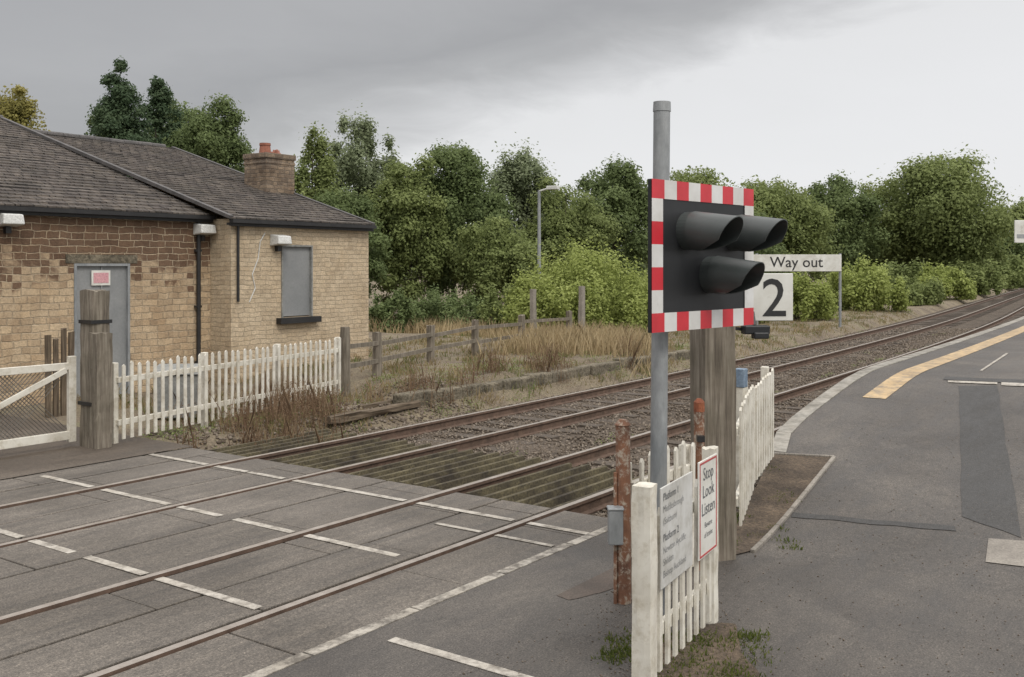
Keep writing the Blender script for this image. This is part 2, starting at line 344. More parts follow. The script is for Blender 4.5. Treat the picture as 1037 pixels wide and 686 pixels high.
struct(grid('b',ar(9.02,45,.3)+ar(47,300,4),nsb,bz,0).build('track_bed',M['ballast']))
struct(grid('b',ar(-70,-8.05,2),nsb,lambda s,n:pz(n),0).build('track_bed_beyond_road',M['ballast']))
def vz(s,n):
    z=-.38+.33*sm(n,12.0,12.8)+.05*sm(n,13,16)
    am=sm(s,9.2,10.5)
    z+=am*(.07*fb(s,n,.5)+.03*fb(s,n,2.1))*sm(n,12,13)
    z+=.26*sm(n,12.62,12.86)*sm(s,14.1,15.2)*(1-sm(s,25,29))
    if s<8.95: z-=.1
    z+= .004*max(0,n-30)
    return z
vns=ar(11.9,20,.2)+ar(21,40,1)+ar(45,160,10)
struct(grid('b',[-70,-40,-20,-10,-4,0,4,7,8.6,8.9]+ar(9.0,40,.3)+ar(42,90,2)+ar(95,300,10),vns,vz,0).build('verge_ground',M['verge']))
road=grid('b',ar(-14,7.5,.5)+ar(7.75,9.10,.15),ar(-16,5.03,.5)+[5.045],lambda s,n:R(s)*(1-sm(n,3.9,4.9)),0,).build('road',M['asphalt']); struct(road)
struct(grid('b',ar(-8,8.7,1),[12.06]+ar(12.5,40,1),lambda s,n:0.004,0).build('far_side_road',M['farroad']))
def nedge(s): return float(np.interp(s,[9.0,9.2,11.7,12.0,12.5,13.2,14.2,16,300],[3.92,3.86,4.50,4.62,4.80,4.93,5.0,5.06,5.06]))
ps=ar(9.1,20,.25)+ar(21,60,1)+ar(65,160,5); b=MB(); fr=[0,.02,.04,.07,.1,.15,.2,.3,.4,.5,.6,.7,.8,.9,1]
k=len(fr)+1
for s in ps:
    e=nedge(s); b.v.append(tuple(T(s,e+C(s),-.45)))
    for f in fr: b.v.append(tuple(T(s,e+(-14-e)*f+C(s),R(s))))
for i in range(len(ps)-1):
    for j in range(k-1): b.f.append((i*k+j,(i+1)*k+j,(i+1)*k+j+1,i*k+j+1)[::-1])
b.m=[0]*len(b.f); plat=struct(b.build('platform',M['platasph']))
b=MB(); s=12.0
while s<150:
    L=.9 if s<40 else 3.0
    n0,n1=nedge(s)+.04,nedge(s+L)+.04; w=.20
    a=[T(s+.008,n0+C(s)),T(s+L-.008,n1+C(s+L)),T(s+L-.008,n1-w+C(s+L)),T(s+.008,n0-w+C(s))]; z0,z1=R(s)+.014,R(s+L)+.014; zs=[z0,z1,z1,z0]
    b.add([(a[i].x,a[i].y,zs[i]-.15) for i in range(4)]+[(a[i].x,a[i].y,zs[i]+random.uniform(-.003,.003)) for i in range(4)],[(3,2,1,0),(4,5,6,7),(0,1,5,4),(1,2,6,5),(2,3,7,6),(3,0,4,7)]); s+=L
b.f=[f[::-1] for f in b.f]
b.build('coping',M['coping'],plat)
def strip(name,parent,mat,s0,s1,n0,n1,lift=.006,curve=True,zf=R,step=.25):
    k=max(2,int((s1-s0)/step)+1); ss=np.linspace(s0,s1,k)
    return grid('b',ss,[n0,(n0+n1)/2,n1],lambda s,n:zf(s)+lift,0,curve).build(name,mat,parent)
strip('yellow_line',plat,M['yellow'],15.3,140,4.14,4.48,.007,step=.25)
def qpatch(name,parent,mat,pts,lift=.005,k=14,rag=0,nmax=99):
    P=[RG(*p) for p in pts]; b=MB()
    for i in range(k+1):
        for j in range(k+1):
            a,c=i/k,j/k; X=(1-a)*((1-c)*P[0][0]+c*P[1][0])+a*((1-c)*P[3][0]+c*P[2][0]); Y=(1-a)*((1-c)*P[0][1]+c*P[1][1])+a*((1-c)*P[3][1]+c*P[2][1])
            if rag: X+=rag*mn.noise(Vector((X*3,Y*3,1)));Y+=rag*2*mn.noise(Vector((X*3,Y*3,7)))
            s_,n_=SN(X,Y)
            if n_>nmax: q=T(s_,nmax); X,Y=q.x,q.y
            b.v.append((X,Y,R(SN(X,Y)[0])+lift))
    for i in range(k):
        for j in range(k): q=i*(k+1)+j; b.f.append((q,q+k+1,q+k+2,q+1)); b.m.append(0)
    return b.build(name,mat,parent)
qpatch('dark_patch',plat,M['patch'],[(971,391),(1010,391),(1034,545),(974,524)],rag=.02)
qpatch('dark_patch',plat,M['patch'],[(800,524),(968,538),(966,533),(802,520)],.006,rag=.03)
qpatch('dark_patch',plat,M['patch'],[(955,385),(1100,392),(1100,388),(957,382)],.009)
qpatch('inspection_slab',plat,M['slab'],[(1001,546),(1080,552),(1080,580),(998,570)],.008)
qpatch('white_mark',plat,M['line'],[(992,376),(995,376),(1022,358),(1019,358)],.009)
qpatch('white_mark',plat,M['line'],[(960,388),(1010,390),(1010,388),(960,386)],.012)
qpatch('white_mark',plat,M['line'],[(1014,391),(1060,393),(1060,390),(1014,388)],.012)
struct(qpatch('dirt_bed',None,M['dirt'],[(724,568),(765,558),(843,464),(782,461)],.012))
struct(qpatch('reddish_ground_patch',None,M['reddirt'],[(520,590),(612,550),(632,598),(570,606)],.004,rag=.10,k=24,nmax=4.3))
kb=MB()
kp=[RG(762,560),RG(845,464),RG(784,461)]
for a_,c_ in ((0,1),(1,2)):
    A=kp[a_];B=kp[c_]; m_=12
    for i in range(m_):
        p=[A[0]+(B[0]-A[0])*i/m_,A[1]+(B[1]-A[1])*i/m_]; q=[A[0]+(B[0]-A[0])*(i+.96)/m_,A[1]+(B[1]-A[1])*(i+.96)/m_]
        kb.beam((p[0],p[1],R(SN(*p)[0])-.005),(q[0],q[1],R(SN(*q)[0])-.005),.045,.07)
tag(kb.build('edging_kerb',M['slab'],bevel=.006),'thin pale concrete edging around the dirt bed on the platform','kerb')
rails_n=[5.83,7.33,9.26,10.76]
struct(grid('b',[-8,9.0],[4.9,12.15],lambda s,n:-.085,0,False).build('crossing_base',M['dark']))
deck=MB()
bands=[(5.055,5.765),(5.925,6.58),(6.60,7.235),(7.395,8.28),(8.30,9.195),(9.355,10.01),(10.03,10.665),(10.825,11.45),(11.47,12.1)]
for bi,(n0,n1) in enumerate(bands):
    s=-8.0+(bi%2)*.45; L=1.8
    while s<8.98:
        e=min(s+L,8.98)
        if e-s>.1:
            c=T((s+e)/2,(n0+n1)/2,-.069+random.uniform(-.003,.003)); rot=Matrix.Rotation(TH,4,'Z')@Matrix.Rotation(random.uniform(-.003,.003),4,'X')
            deck.box(c,(e-s-.014,n1-n0-.012,.12),rot=rot)
        s=e
dk=struct(deck.build('crossing_deck',M['panel'],bevel=.009))
def dline(s0,n0,n1,w,parent,mat=M['line'],z=.004):
    b=MB(); c=T(s0,(n0+n1)/2,z); b.box(c,(w,abs(n1-n0),.004),TH)
    return b.build('white_line',mat,parent)
for (a_,c_) in ((5.06,5.755),(5.94,7.22),(7.41,9.18),(9.37,10.0),(10.05,10.65),(10.84,12.05)): dline(8.30,a_,c_,.085,dk,z=-.0035)
for (a_,c_) in ((6.05,7.22),(7.41,8.27),(8.5,9.18),(9.37,10.6),(10.84,11.9)): dline(6.68,a_,c_,.085,dk,z=-.0035)
for (a_,c_) in ((5.98,7.22),(7.41,8.27),(8.5,9.18),(9.37,10.3)): dline(5.05,a_,c_,.085,dk,z=-.0035)
for (a_,c_) in ((5.1,5.75),(5.94,6.5)): dline(7.75,a_,c_,.06,dk,z=-.0035)
b=MB()
for i in range(12):
    s0=-4+i*1.08; b.box(T(s0+.53,4.99+random.uniform(-.01,.01),-.001),(1.06,.10,.014),TH+random.uniform(-.004,.004))
b.build('white_line',M['edge'],road)
dline(5.15,3.3,4.72,.085,road,z=.005); dline(5.15,-1.0,1.2,.085,road,z=.005)
def railsweep(b,n,sl):
    P=[(-.035,0),(.035,0),(.035,-.035),(.009,-.05),(.009,-.13),(.07,-.145),(.07,-.16),(-.07,-.16),(-.07,-.145),(-.009,-.13),(-.009,-.05),(-.035,-.035)]
    k=len(P); o=len(b.v)
    for s in sl:
        for (x,z) in P: b.v.append(tuple(T(s,n+C(s)+x,z)))
    for i in range(len(sl)-1):
        for j in range(k): q=o+i*k; b.f.append((q+j,q+(j+1)%k,q+k+(j+1)%k,q+k+j)[::-1]); b.m.append(0)
    b.f.append(tuple(range(o,o+k))); b.m.append(0)
sl=[-60,-20,0,8]+ar(9,70,1)+ar(75,300,5)
slm=MB(); slm.box((0,0,0),(.25,2.5,.13))
for ti,(na,nb,lab) in enumerate(((5.83,7.33,'rusty railway track nearest the platform'),(9.26,10.76,'rusty railway track farther from the platform, beside the verge'))):
    t=thing('railway_track',lab,'railway track',T(9.1,(na+nb)/2,-.16),0,None)
    for n in (na,nb):
        b=MB(); railsweep(b,n,sl); o=b.build('rail',M['rail'],t,world=True)
        if o.data.polygons[0].normal.z<0: o.data.flip_normals()
    me=None
    for i in range(90):
        s=11.4+i*.68; p=T(s,(na+nb)/2+C(s),-.222)
        if me is None: o=slm.build('sleeper',M['sleeper'],t,bevel=.01); me=o.data
        else: o=bpy.data.objects.new('sleeper',me); col.objects.link(o); o.parent=t
        o.location=p-t.location+Vector((0,0,random.uniform(-.01,.012))); o.rotation_euler=(0,0,TH+math.atan(0.0018*max(0,min(52,s-8)))+random.uniform(-.01,.01))
    b=MB()
    for i in range(120):
        s=11.4+(90+i)*.68; b.box(T(s,(na+nb)/2+C(s),-.222),(.25,2.5,.13),TH+.09)
    o=b.build('sleepers',M['sleeper'],t,world=True); o['kind']='stuff'
for (n0,n1,lab) in ((5.95,7.21,'mossy timber trespass guard between the rails of the track nearest the platform'),(7.45,9.14,'mossy timber trespass guard in the gap between the two tracks'),(9.38,10.64,'mossy timber trespass guard between the rails of the far track'),(10.9,11.9,'mossy timber trespass guard beside the verge, outside the far rail')):
    t=thing('trespass_guard',lab,'trespass guard',T(10.3,(n0+n1)/2,-.16),TH); w=n1-n0; k=int(w/.19)
    b=MB()
    for i in range(k):
        y=-w/2+.06+i*(w-.12)/(k-1); L=2.3
        z0,z1=.0,.12+random.uniform(-.015,.01); x0,x1=-1.22,-1.22+L+random.uniform(-.12,.03); hw=.05; dy=random.uniform(-.016,.016)
        b.add([(x0,y-hw,z0),(x1,y-hw+dy,z0),(x1,y+hw+dy,z0),(x0,y+hw,z0),(x0,y-.026,z1),(x1,y-.026+dy,z1),(x1,y+.026+dy,z1),(x0,y+.026,z1)],[(0,3,2,1),(4,5,6,7),(0,1,5,4),(1,2,6,5),(2,3,7,6),(3,0,4,7)])
    b.build('slats',M['guard'],t)
    b=MB()
    for x in (-1.0,0,.85): b.box((x,0,-.03),(.14,w,.05))
    b.build('bearers',M['guard'],t)
n=36000; s_=9.3+RNG.random(n)**1.6*38; nn=RNG.uniform(4.7,12.3,n)
cs=np.array([C(x) for x in s_]); keep=~((s_<11.5)&(nn>5.9)&(nn<11.9)); s_,nn,cs=s_[keep],nn[keep],cs[keep]
for rn in rails_n:
    kk=np.abs(nn-rn)>.07; s_,nn,cs=s_[kk],nn[kk],cs[kk]
n=len(s_); X=TX*s_-TY*(nn+cs); Y=TY*s_+TX*(nn+cs); Z=np.array([pz(a) for a in nn])+.010
base=np.array([(1,0,0),(0,1,0),(-1,0,0),(0,-1,0),(0,0,.8),(0,0,-.8)]); sz=RNG.uniform(.014,.029,n)*(1+s_/60)
V=base[None]*sz[:,None,None]*RNG.uniform(.6,1.3,(n,6,1)); a=RNG.uniform(0,6.28,n); ca,sa=np.cos(a),np.sin(a)
V=np.stack([V[...,0]*ca[:,None]-V[...,1]*sa[:,None],V[...,0]*sa[:,None]+V[...,1]*ca[:,None],V[...,2]+V[...,0]*.3],-1)+np.stack([X,Y,Z],1)[:,None]
fc=np.array([(0,1,4),(1,2,4),(2,3,4),(3,0,4),(1,0,5),(2,1,5),(3,2,5),(0,3,5)]); idx=(fc[None]+(np.arange(n)*6)[:,None,None]).reshape(-1)
o=rawmesh('ballast_stones',V.reshape(-1,3),n*8,3,np.repeat(RNG.random(n),8),M['stone'],idx=idx); o['kind']='stuff'; tag(o,'loose brown grey ballast stones around the rails','ballast')
# ---------------- building
S0,S1,S2=4.0,13.95,18.15; NL,NR,ND=18.1,17.4,33.2
TA=.304
bl=thing('station_building','old sandstone station building with brown slate roof and boarded openings','building',T(S1,NL,-.1),TH)
def wl(u,v,n):
    a=(u-U0)/F; Y=n/(-TY*a+TX); s=TX*a*Y+TY*Y; return s,H-(v-VH)*Y/F
def wallpiece(b,x0,x1,z0,z1,y,ops,rev=.14):
    xs=sorted({x0,x1,*[o[0] for o in ops],*[o[1] for o in ops]}); zs=sorted({z0,z1,*[o[2] for o in ops],*[o[3] for o in ops]})
    for i in range(len(xs)-1):
        for j in range(len(zs)-1):
            cx,cz=(xs[i]+xs[i+1])/2,(zs[j]+zs[j+1])/2
            if any(o[0]<cx<o[1] and o[2]<cz<o[3] for o in ops): continue
            b.add([(xs[i],y,zs[j]),(xs[i+1],y,zs[j]),(xs[i+1],y,zs[j+1]),(xs[i],y,zs[j+1])],[(0,1,2,3)])
    for (a,c,d,e) in ops:
        for q in (((a,d),(a,e)),((a,e),(c,e)),((c,e),(c,d)),((c,d),(a,d))):
            (xa,za),(xb,zb)=q; b.add([(xa,y,za),(xb,y,zb),(xb,y+rev,zb),(xa,y+rev,za)],[(0,1,2,3)])
def LX(s): return s-S1
zoff=.1
d0,dt=wl(75,267,NL); d1,_=wl(131,267,NL); dop=(LX(d0),LX(d1),-.2,dt+zoff)
w0,wt=wl(285,248,NR); w1,_=wl(316,248,NR); wb=wl(300,321,NR)[1]; wop=(LX(w0),LX(w1),wb+zoff,wt+zoff)
ezL=3.68+zoff; ezR=3.58+zoff
b=MB(); wallpiece(b,LX(S0),0,-.3,ezL,0,[dop]); b.add([(LX(S0),0,-.3),(LX(S0),ND-NL,-.3),(LX(S0),ND-NL,ezL),(LX(S0),(ND-NL)/2,5.9),(LX(S0),0,ezL)],[(0,1,2,3,4)])
b.build('wall',M['stoneL'],bl)
b=MB(); yR=NR-NL; wallpiece(b,0,LX(S2),-.3,ezR,yR,[wop]); b.add([(0,yR,-.3),(0,0,-.3),(0,0,ezR),(0,yR,ezR)],[(3,2,1,0)])
b.add([(LX(S2),yR,-.3),(LX(S2),ND-NL,-.3),(LX(S2),ND-NL,ezR),(LX(S2),(ND-NL+yR)/2,5.9),(LX(S2),yR,ezR)],[(0,1,2,3,4)])
b.add([(LX(S0),ND-NL,-.3),(LX(S2),ND-NL,-.3),(LX(S2),ND-NL,ezR),(LX(S0),ND-NL,ezR)],[(0,1,2,3)])
w=b.build('wall',M['stoneR'],bl); w['label']='lighter buff stone wall of the projecting end'
yr=25.3-NL; OV=.02; FO=.14
def roofz(y,dz=0): return 6.02+zoff-abs(yr-y)*TA+dz
RL=.27
def rz_left(y): return roofz(y,-.13)+(RL+.13)*max(0,1-abs(yr-y)/(yr+FO))
def roof(x0,x1,yf,zf,name='roof',hip=0):
    b=MB(); rows=int((yr-yf)/.22)
    for r in range(rows):
        xe=x1-hip*(r/rows); nx=int((xe-x0)/.27)+1
        ya=yf+(yr-yf)*r/rows; yb=yf+(yr-yf)*(r+1)/rows+.02
        for i in range(nx):
            xo=(r%2)*.5
            xa=x0+(xe-x0)*min(1,max(0,(i-xo)/nx)); xb=x0+(xe-x0)*min(1,(i+1-xo)/nx); j=random.uniform(0,.014); q=random.uniform(-.02,.012)
            if i==nx-1: xb=xe
            za=zf(ya+q)+.028+j; zb=zf(min(yb,yr))+.006+j*.4
            b.add([(xa+.003,ya+q,za),(xb-.003,ya+q,za),(xb-.003,yb,zb),(xa+.003,yb,zb),(xa+.003,ya+q,za-.03),(xb-.003,ya+q,za-.03)],[(0,1,2,3),(4,5,1,0)])
    yB=2*yr-yf; xe=x1-hip
    b.add([(x0,yr,zf(yr)),(xe,yr,zf(yr)),(x1,yB,zf(yB)),(x0,yB,zf(yB))],[(0,1,2,3)])
    b.add([(x0,yf,zf(yf)-.02),(x1,yf,zf(yf)-.02),(xe,yr,zf(yr)-.02),(x0,yr,zf(yr)-.02)],[(3,2,1,0)])
    if hip: b.add([(x1,yf,zf(yf)),(x1+.05,yr,roofz(yr)-.02),(xe,yr,zf(yr))],[(0,1,2)]); b.add([(xe,yr,zf(yr)),(x1+.05,yr,roofz(yr)-.02),(x1,yB,zf(yB))],[(0,1,2)])
    return b.build(name,M['slate'],bl)
HP=.75
r1=roof(LX(S0)-.3,-.12,-FO,rz_left,hip=HP); r1['label']='higher hipped slate roof at the left'
r2=roof(-.12,LX(S2)+OV,yR-FO,lambda y:roofz(y))
b=MB(); x=LX(S0)-.3
while x<-.12-HP-.3:
    b.tube((x,yr,rz_left(yr)),(x+.44,yr,rz_left(yr)+random.uniform(-.01,.01)),.09,.09,10); x+=.45
b.beam((-.12-HP,yr,rz_left(yr)+.02),(-.1,yr,roofz(yr)+.04),.13,.07)
b.build('ridge_tiles',M['lead'],r1)
b=MB(); x=-.1
while x<LX(S2)-.4:
    b.tube((x,yr,roofz(yr)),(x+.44,yr,roofz(yr)+random.uniform(-.01,.01)),.09,.09,10); x+=.45
b.build('ridge_tiles',M['lead'],r2)
b=MB(); b.beam((-.12,yR-FO-.02,roofz(yR-FO)+.03),(-.12-HP,yr,rz_left(yr)+.02),.12,.07); b.build('hip_capping',M['lead'],r1)
b=MB(); b.beam((LX(S2)+OV,yR-FO-.02,roofz(yR-FO)+.02),(LX(S2)+OV,yr,roofz(yr)+.02),.1,.06); b.build('verge_capping',M['lead'],r2)
b=MB()
for x0,x1,yf,zz in ((LX(S0)-.3,-.02,-FO,rz_left(-FO)),(-.12,LX(S2)+OV+.03,yR-FO,roofz(yR-FO))):
    z=zz-.05
    b.box(((x0+x1)/2,yf-.035,z),(x1-x0,.10,.08)); b.box(((x0+x1)/2,yf+.07,z-.06),(x1-x0,.13,.05)); b.box(((x0+x1)/2,yf+.03,z-.02),(x1-x0,.03,.17))
b.build('gutter',M['gutter'],bl)
a,c,d,e=dop
b=MB(); b.box(((a+c)/2,.07,(d+e)/2),(c-a-.08,.05,e-d-.02)); b.box(((a+c)/2,.035,(d+e)/2),(.03,.03,e-d-.1))
dr=b.build('door',M['doorgrey'],bl,bevel=.004); dr['label']='grey steel security door'
b=MB(); b.box((a+.02,.03,(d+e)/2),(.05,.1,e-d)); b.box((c-.02,.03,(d+e)/2),(.05,.1,e-d)); b.box(((a+c)/2,.03,e-.025),(c-a-.1,.1,.05)); b.build('frame',M['galv'],dr)
p0=wl(93,274,NL);p1=wl(112,289,NL)
b=MB(); b.box((LX((p0[0]+p1[0])/2),.012,(p0[1]+p1[1])/2+zoff),(abs(p1[0]-p0[0]),.006,abs(p0[1]-p1[1]))); nt_=b.build('notice',M['whiteclean'],dr)
cx_=LX((p0[0]+p1[0])/2); cz_=(p0[1]+p1[1])/2+zoff; ww=abs(p1[0]-p0[0])*.8; b=MB(); b.box((cx_,.006,cz_),(ww,.004,.2)); b.build('printed_panel',M['pink'],nt_)
b=MB(); b.box(((a+c)/2,-.004,e+.09),(c-a+.35,.02,.17)); b.build('lintel',M['edgestone'],bl)
a,c,d,e=wop
b=MB(); b.box(((a+c)/2,yR+.07,(d+e)/2),(c-a-.06,.04,e-d-.04))
wn=b.build('window',M['doorgrey'],bl,bevel=.004); wn['label']='window boarded with plain grey steel sheet'
b=MB(); b.box((a+.015,yR+.02,(d+e)/2),(.04,.09,e-d)); b.box((c-.015,yR+.02,(d+e)/2),(.04,.09,e-d)); b.box(((a+c)/2,yR+.02,e-.02),(c-a-.07,.09,.04)); b.build('frame',M['cabgrey'],wn)
b=MB(); b.box(((a+c)/2,yR-.06,d-.07),(c-a+.3,.2,.13)); b.build('sill',M['gutter'],wn)
chx,chy=LX(17.68),20.5-NL
b=MB(); b.box((chx,chy,4.75),(.96,.86,1.6)); b.box((chx,chy,5.50),(1.02,.92,.14)); b.box((chx,chy,5.33),(.99,.89,.08))
ch=b.build('chimney',M['chim'],r2,bevel=.02)
b=MB(); dx=-.15; b.tube((chx+dx,chy,5.5),(chx+dx,chy,5.84),.17,.13,14); b.tube((chx+dx,chy,5.8),(chx+dx,chy,5.86),.15,.145,14); b.build('chimney_pot',M['pot'],ch)
b=MB(); b.post((chx+.22,chy,5.5),.36,.28,.2,.4,.55,.05,4.4,nz=5,top=.12); o=b.build('chimney_pot',M['pot'],ch); o['label']='broken red chimney pot stump'
b=MB(); b.tube((-.35,-.07,-.1),(-.35,-.07,3.6),.045)
for z in (.6,1.8,3.0): b.box((-.35,-.05,z),(.16,.06,.05))
b.build('drainpipe',M['gutter'],bl)
b=MB(); xx=.15; b.tube((xx,yR-.05,1.9),(xx,yR-.05,3.6),.03); b.build('drainpipe',M['gutter'],bl)
def lampat(u,v,n,yw):
    s,z=wl(u,v,n); x=LX(s); b=MB(); z+=zoff
    b.add([(x-.2,yw-.30,z-.10),(x+.2,yw-.30,z-.10),(x+.2,yw,z-.14),(x-.2,yw,z-.14),(x-.18,yw-.28,z+.08),(x+.18,yw-.28,z+.08),(x+.19,yw,z+.12),(x-.19,yw,z+.12)],[(0,3,2,1),(4,5,6,7),(0,1,5,4),(1,2,6,5),(2,3,7,6),(3,0,4,7)])
    l=b.build('wall_light',M['lampwhite'],bl,bevel=.02); b=MB(); b.box((x,yw-.05,z-.2),(.1,.1,.12)); b.build('bracket',M['gutter'],l)
lampat(6,222,NL,0); lampat(203,232,NL,0); lampat(280,243,NR,yR)
b=MB(); pts=[wl(*p,NR) for p in ((268,236),(263,245),(261,262),(255,278),(258,292),(252,306))]
for p,q in zip(pts,pts[1:]): b.tube((LX(p[0]),yR-.015,p[1]+zoff),(LX(q[0]),yR-.015,q[1]+zoff),.011,n=6)
b.build('cable',M['lampwhite'],bl)
# ---------------- picket fences
def picket_fence(label,A,B,h,zA=0,zB=0,n=30,pw=.07,posts=4,group=None,mat=None,cat='fence',thick=.022,posth=.1,name='picket_fence',miss=(),wob=.015):
    mat=mat or M['white']
    A=Vector((A[0],A[1],0));B=Vector((B[0],B[1],0)); L=(B-A).length; rz=math.atan2(B.y-A.y,B.x-A.x); t=thing(name,label,cat,(A.x,A.y,zA),rz,group); dz=zB-zA
    b=MB()
    for i in range(n):
        if i in miss: continue
        x=(i+.5)*L/n+random.uniform(-.006,.006); z=dz*x/L; hh=h+random.uniform(-.03,.015); w=pw/2; a=random.uniform(-wob,wob); y=-.03
        vs=[]
        for yy in (y-thick/2,y+thick/2):
            vs+=[(x-w,yy,z+.06),(x+w,yy,z+.06),(x+w+a,yy,z+hh-.03),(x+a,yy,z+hh),(x-w+a,yy,z+hh-.03)]
        b.add(vs,[(0,1,2,3,4),(9,8,7,6,5),(0,5,6,1),(1,6,7,2),(2,7,8,3),(3,8,9,4),(4,9,5,0)])
    b.build('pickets',mat,t)
    for zz in (.3,h-.25):
        b=MB(); b.beam((0,.01,zz),(L,.01,zz+dz),.045,.08); b.build('rail',mat,t,bevel=.004)
    for i in range(posts):
        x=L*i/(posts-1); z=dz*x/L; b=MB(); b.box((x,.075,z+h/2-.1),(.09,.09,h+.1+posth)); b.build('post',mat,t,bevel=.01)
    return t
A=T(8.5,13.12);B=T(14.1,14.27)
picket_fence('long weathered white picket fence in front of the station building',A,B,1.17,0,0,36,.06,4,thick=.018,wob=.02)
t=thing('post_and_rail_fence','low brown weathered post and rail fence right of the long picket fence','fence',T(14.3,14.5,.1),0)
pp=[(14.4,14.45),(15.8,14.9),(18.4,15.6),(20.9,16.2),(23.6,16.6),(26.6,16.9)]
for i,(s,n) in enumerate(pp):
    b=MB(); b.post(T(s,n,-.05),.16,.14,1.2+.2*(i==0),TH,jit=.008,seed=i*3.1,nz=8,corner=.97); b.build('post',M['wood'],t,world=True)
for (a,c) in zip(pp,pp[1:]):
    for z in (.55,.95):
        b=MB(); b.beam(T(a[0],a[1]-.05,z+random.uniform(-.05,.05)),T(c[0],c[1]-.05,z+random.uniform(-.06,.06)),.04,.09); b.build('rail',M['wood'],t,world=True)
b=MB(); s=14.1
while s<26:
    L=random.uniform(.6,1.2); b.box(T(s+L/2,12.72+random.uniform(-.03,.03)+C(s),-.04+random.uniform(-.05,.03)),(L-.02,.3,.40),rot=Matrix.Rotation(TH+random.uniform(-.02,.02),4,'Z')@Matrix.Rotation(random.uniform(-.02,.02),4,'Y')); s+=L
tag(b.build('platform_edge_wall',M['edgestone'],bevel=.04),'low crumbling stone edge of the disused platform beside the far track','wall')
for i,(s,n,L,lab) in enumerate(((12.0,12.45,2.5,'old dark timber baulk lying nearest the crossing, at the track side'),(13.3,12.95,1.6,'old dark timber baulk lying behind the other, near the picket fence end'))):
    p=T(s,n,0); b=MB(); q=T(s+L,n+.15,.0)-p; b.post((0,0,0),.14,.13,q.length,0,.9,.02,i*5.5+1,nz=10,k=3,top=.08); o=tag(b.build('timber_baulk',M['wood2']),lab,'timber'); o.location=p+Vector((0,0,-.04)); o.rotation_euler=q.to_track_quat('Z','Y').to_euler()
gA=T(2.2,13.45);gL=(7.98-2.2)
t=thing('crossing_gate','wide white level crossing gate with wire mesh and diagonal brace','gate',gA,TH)
for nm,d in (('rail',((0,0,1.15),(gL,0,1.15),.06,.10)),('rail',((0,0,.17),(gL,0,.17),.06,.12)),('brace',((gL-2.2,-.035,.2),(gL-.1,-.035,1.1),.03,.08)),('brace',((0.1,-.035,1.1),(gL-3.4,-.035,.2),.03,.08))):
    b=MB(); b.beam(*d); b.build(nm,M['white'],t,bevel=.006)
for x in (0,gL): 
    b=MB(); b.box((x,0.0,.68),(.11,.075,1.22)); b.build('stile',M['white'],t,bevel=.008)
b=MB(); z0,z1=.22,1.1; h=z1-z0; x=-h
while x<gL:
    for sgn in (1,-1):
        xa,xb=(x,x+h) if sgn>0 else (x+h,x)
        if not (xa<0 or xb<0 or xa>gL or xb>gL): b.tube((xa,.03,z0),(xb,.03,z1),.0055,n=4,caps=False)
    x+=.06
b.build('wire_mesh',M['wire'],t)
t=thing('gate_post','tall split weathered timber gate post beside the white crossing gate','post',T(8.22,13.24,0),0)
b=MB(); b.post((0,0,-.1),.31,.31,2.32,TH,.96,.010,3.3,nz=18,top=.04,corner=.96); b.build('post',M['wood'],t)
b=MB(); b.post((.13,-.14,-.1),.26,.22,1.72,TH,.97,.010,7.7,nz=14,top=.05,corner=.96); b.build('buttress',M['wood'],t)
b=MB(); b.box((0,0,1.78),(.325,.325,.05),TH); b.box((0,0,.62),(.34,.34,.05),TH); b.build('iron_band',M['gutter'],t)
p=px(60,332,17.2); t=thing('broken_timber_fence','short broken brown timber boards beside the station door','fence',(p.x,17.2,0),TH)
b=MB()
for i in range(4): b.post((i*.14-.2,0,-.1),.1,.05,1.5-.12*(i%2)+.05*i,0,1,.006,i*2.2,nz=6,k=2)
b.build('boards',M['wood2'],t)
p=px(197,372,18.0); t=thing('equipment_cabinet','low grey metal cabinet behind the white picket fence','cabinet',(p.x,17.2,0),.1)
b=MB(); b.box((0,0,.36),(.75,.4,.72)); b.build('body',M['cabgrey'],t,bevel=.01)
b=MB(); b.add([(-.4,-.24,.74),(.4,-.24,.74),(.4,.24,.74),(-.4,.24,.74),(-.4,-.22,.78),(.4,-.22,.78),(.4,.22,.88),(-.4,.22,.88)],[(0,3,2,1),(4,5,6,7),(0,1,5,4),(1,2,6,5),(2,3,7,6),(3,0,4,7)]); b.build('lid',M['cabgrey'],t)
# ---------------- signal
pxx=(665.5-U0)*7.45/F
t=thing('crossing_signal','level crossing wigwag signal with red and white chequered backboard on grey pole','traffic signal',(pxx,7.45,0),0)
b=MB(); b.tube((0,0,-.1),(.035,0,3.77),.062,.062,24); b.build('pole',M['galv'],t,smooth=False)
b=MB(); b.tube((.035,0,3.72),(.036,0,3.79),.067,.064,24); b.build('pole_cap',M['galv'],t)
ang=math.atan2(1.0,.948); BM=t.matrix_basis.inverted()@Matrix.Translation((.972,7.0,2.11))@Matrix.Rotation(ang,4,'Z'); W=1.378; HB=1.075
b=MB(); b.box((W/2,.02,HB/2),(W,.03,HB),Mx=BM); bb=b.build('backboard',M['black'],t,bevel=.004)
bw=.135; b=MB(); nxk,nzk=9,7
def tile(x0,x1,z0,z1,mi): b.add([(x0,-.001,z0),(x1,-.001,z0),(x1,-.001,z1),(x0,-.001,z1)],[(0,1,2,3)],mi,BM)
for i in range(nxk):
    for zz in (0,HB-bw): tile(W*i/nxk,W*(i+1)/nxk,zz,zz+bw,i%2)
hh=HB-2*bw
for j in range(5):
    for xx in (0,W-bw): tile(xx,xx+bw,bw+hh*j/5,bw+hh*(j+1)/5,(j+1)%2)
b.build('chequered_border',[M['red'],M['swhite']],bb)
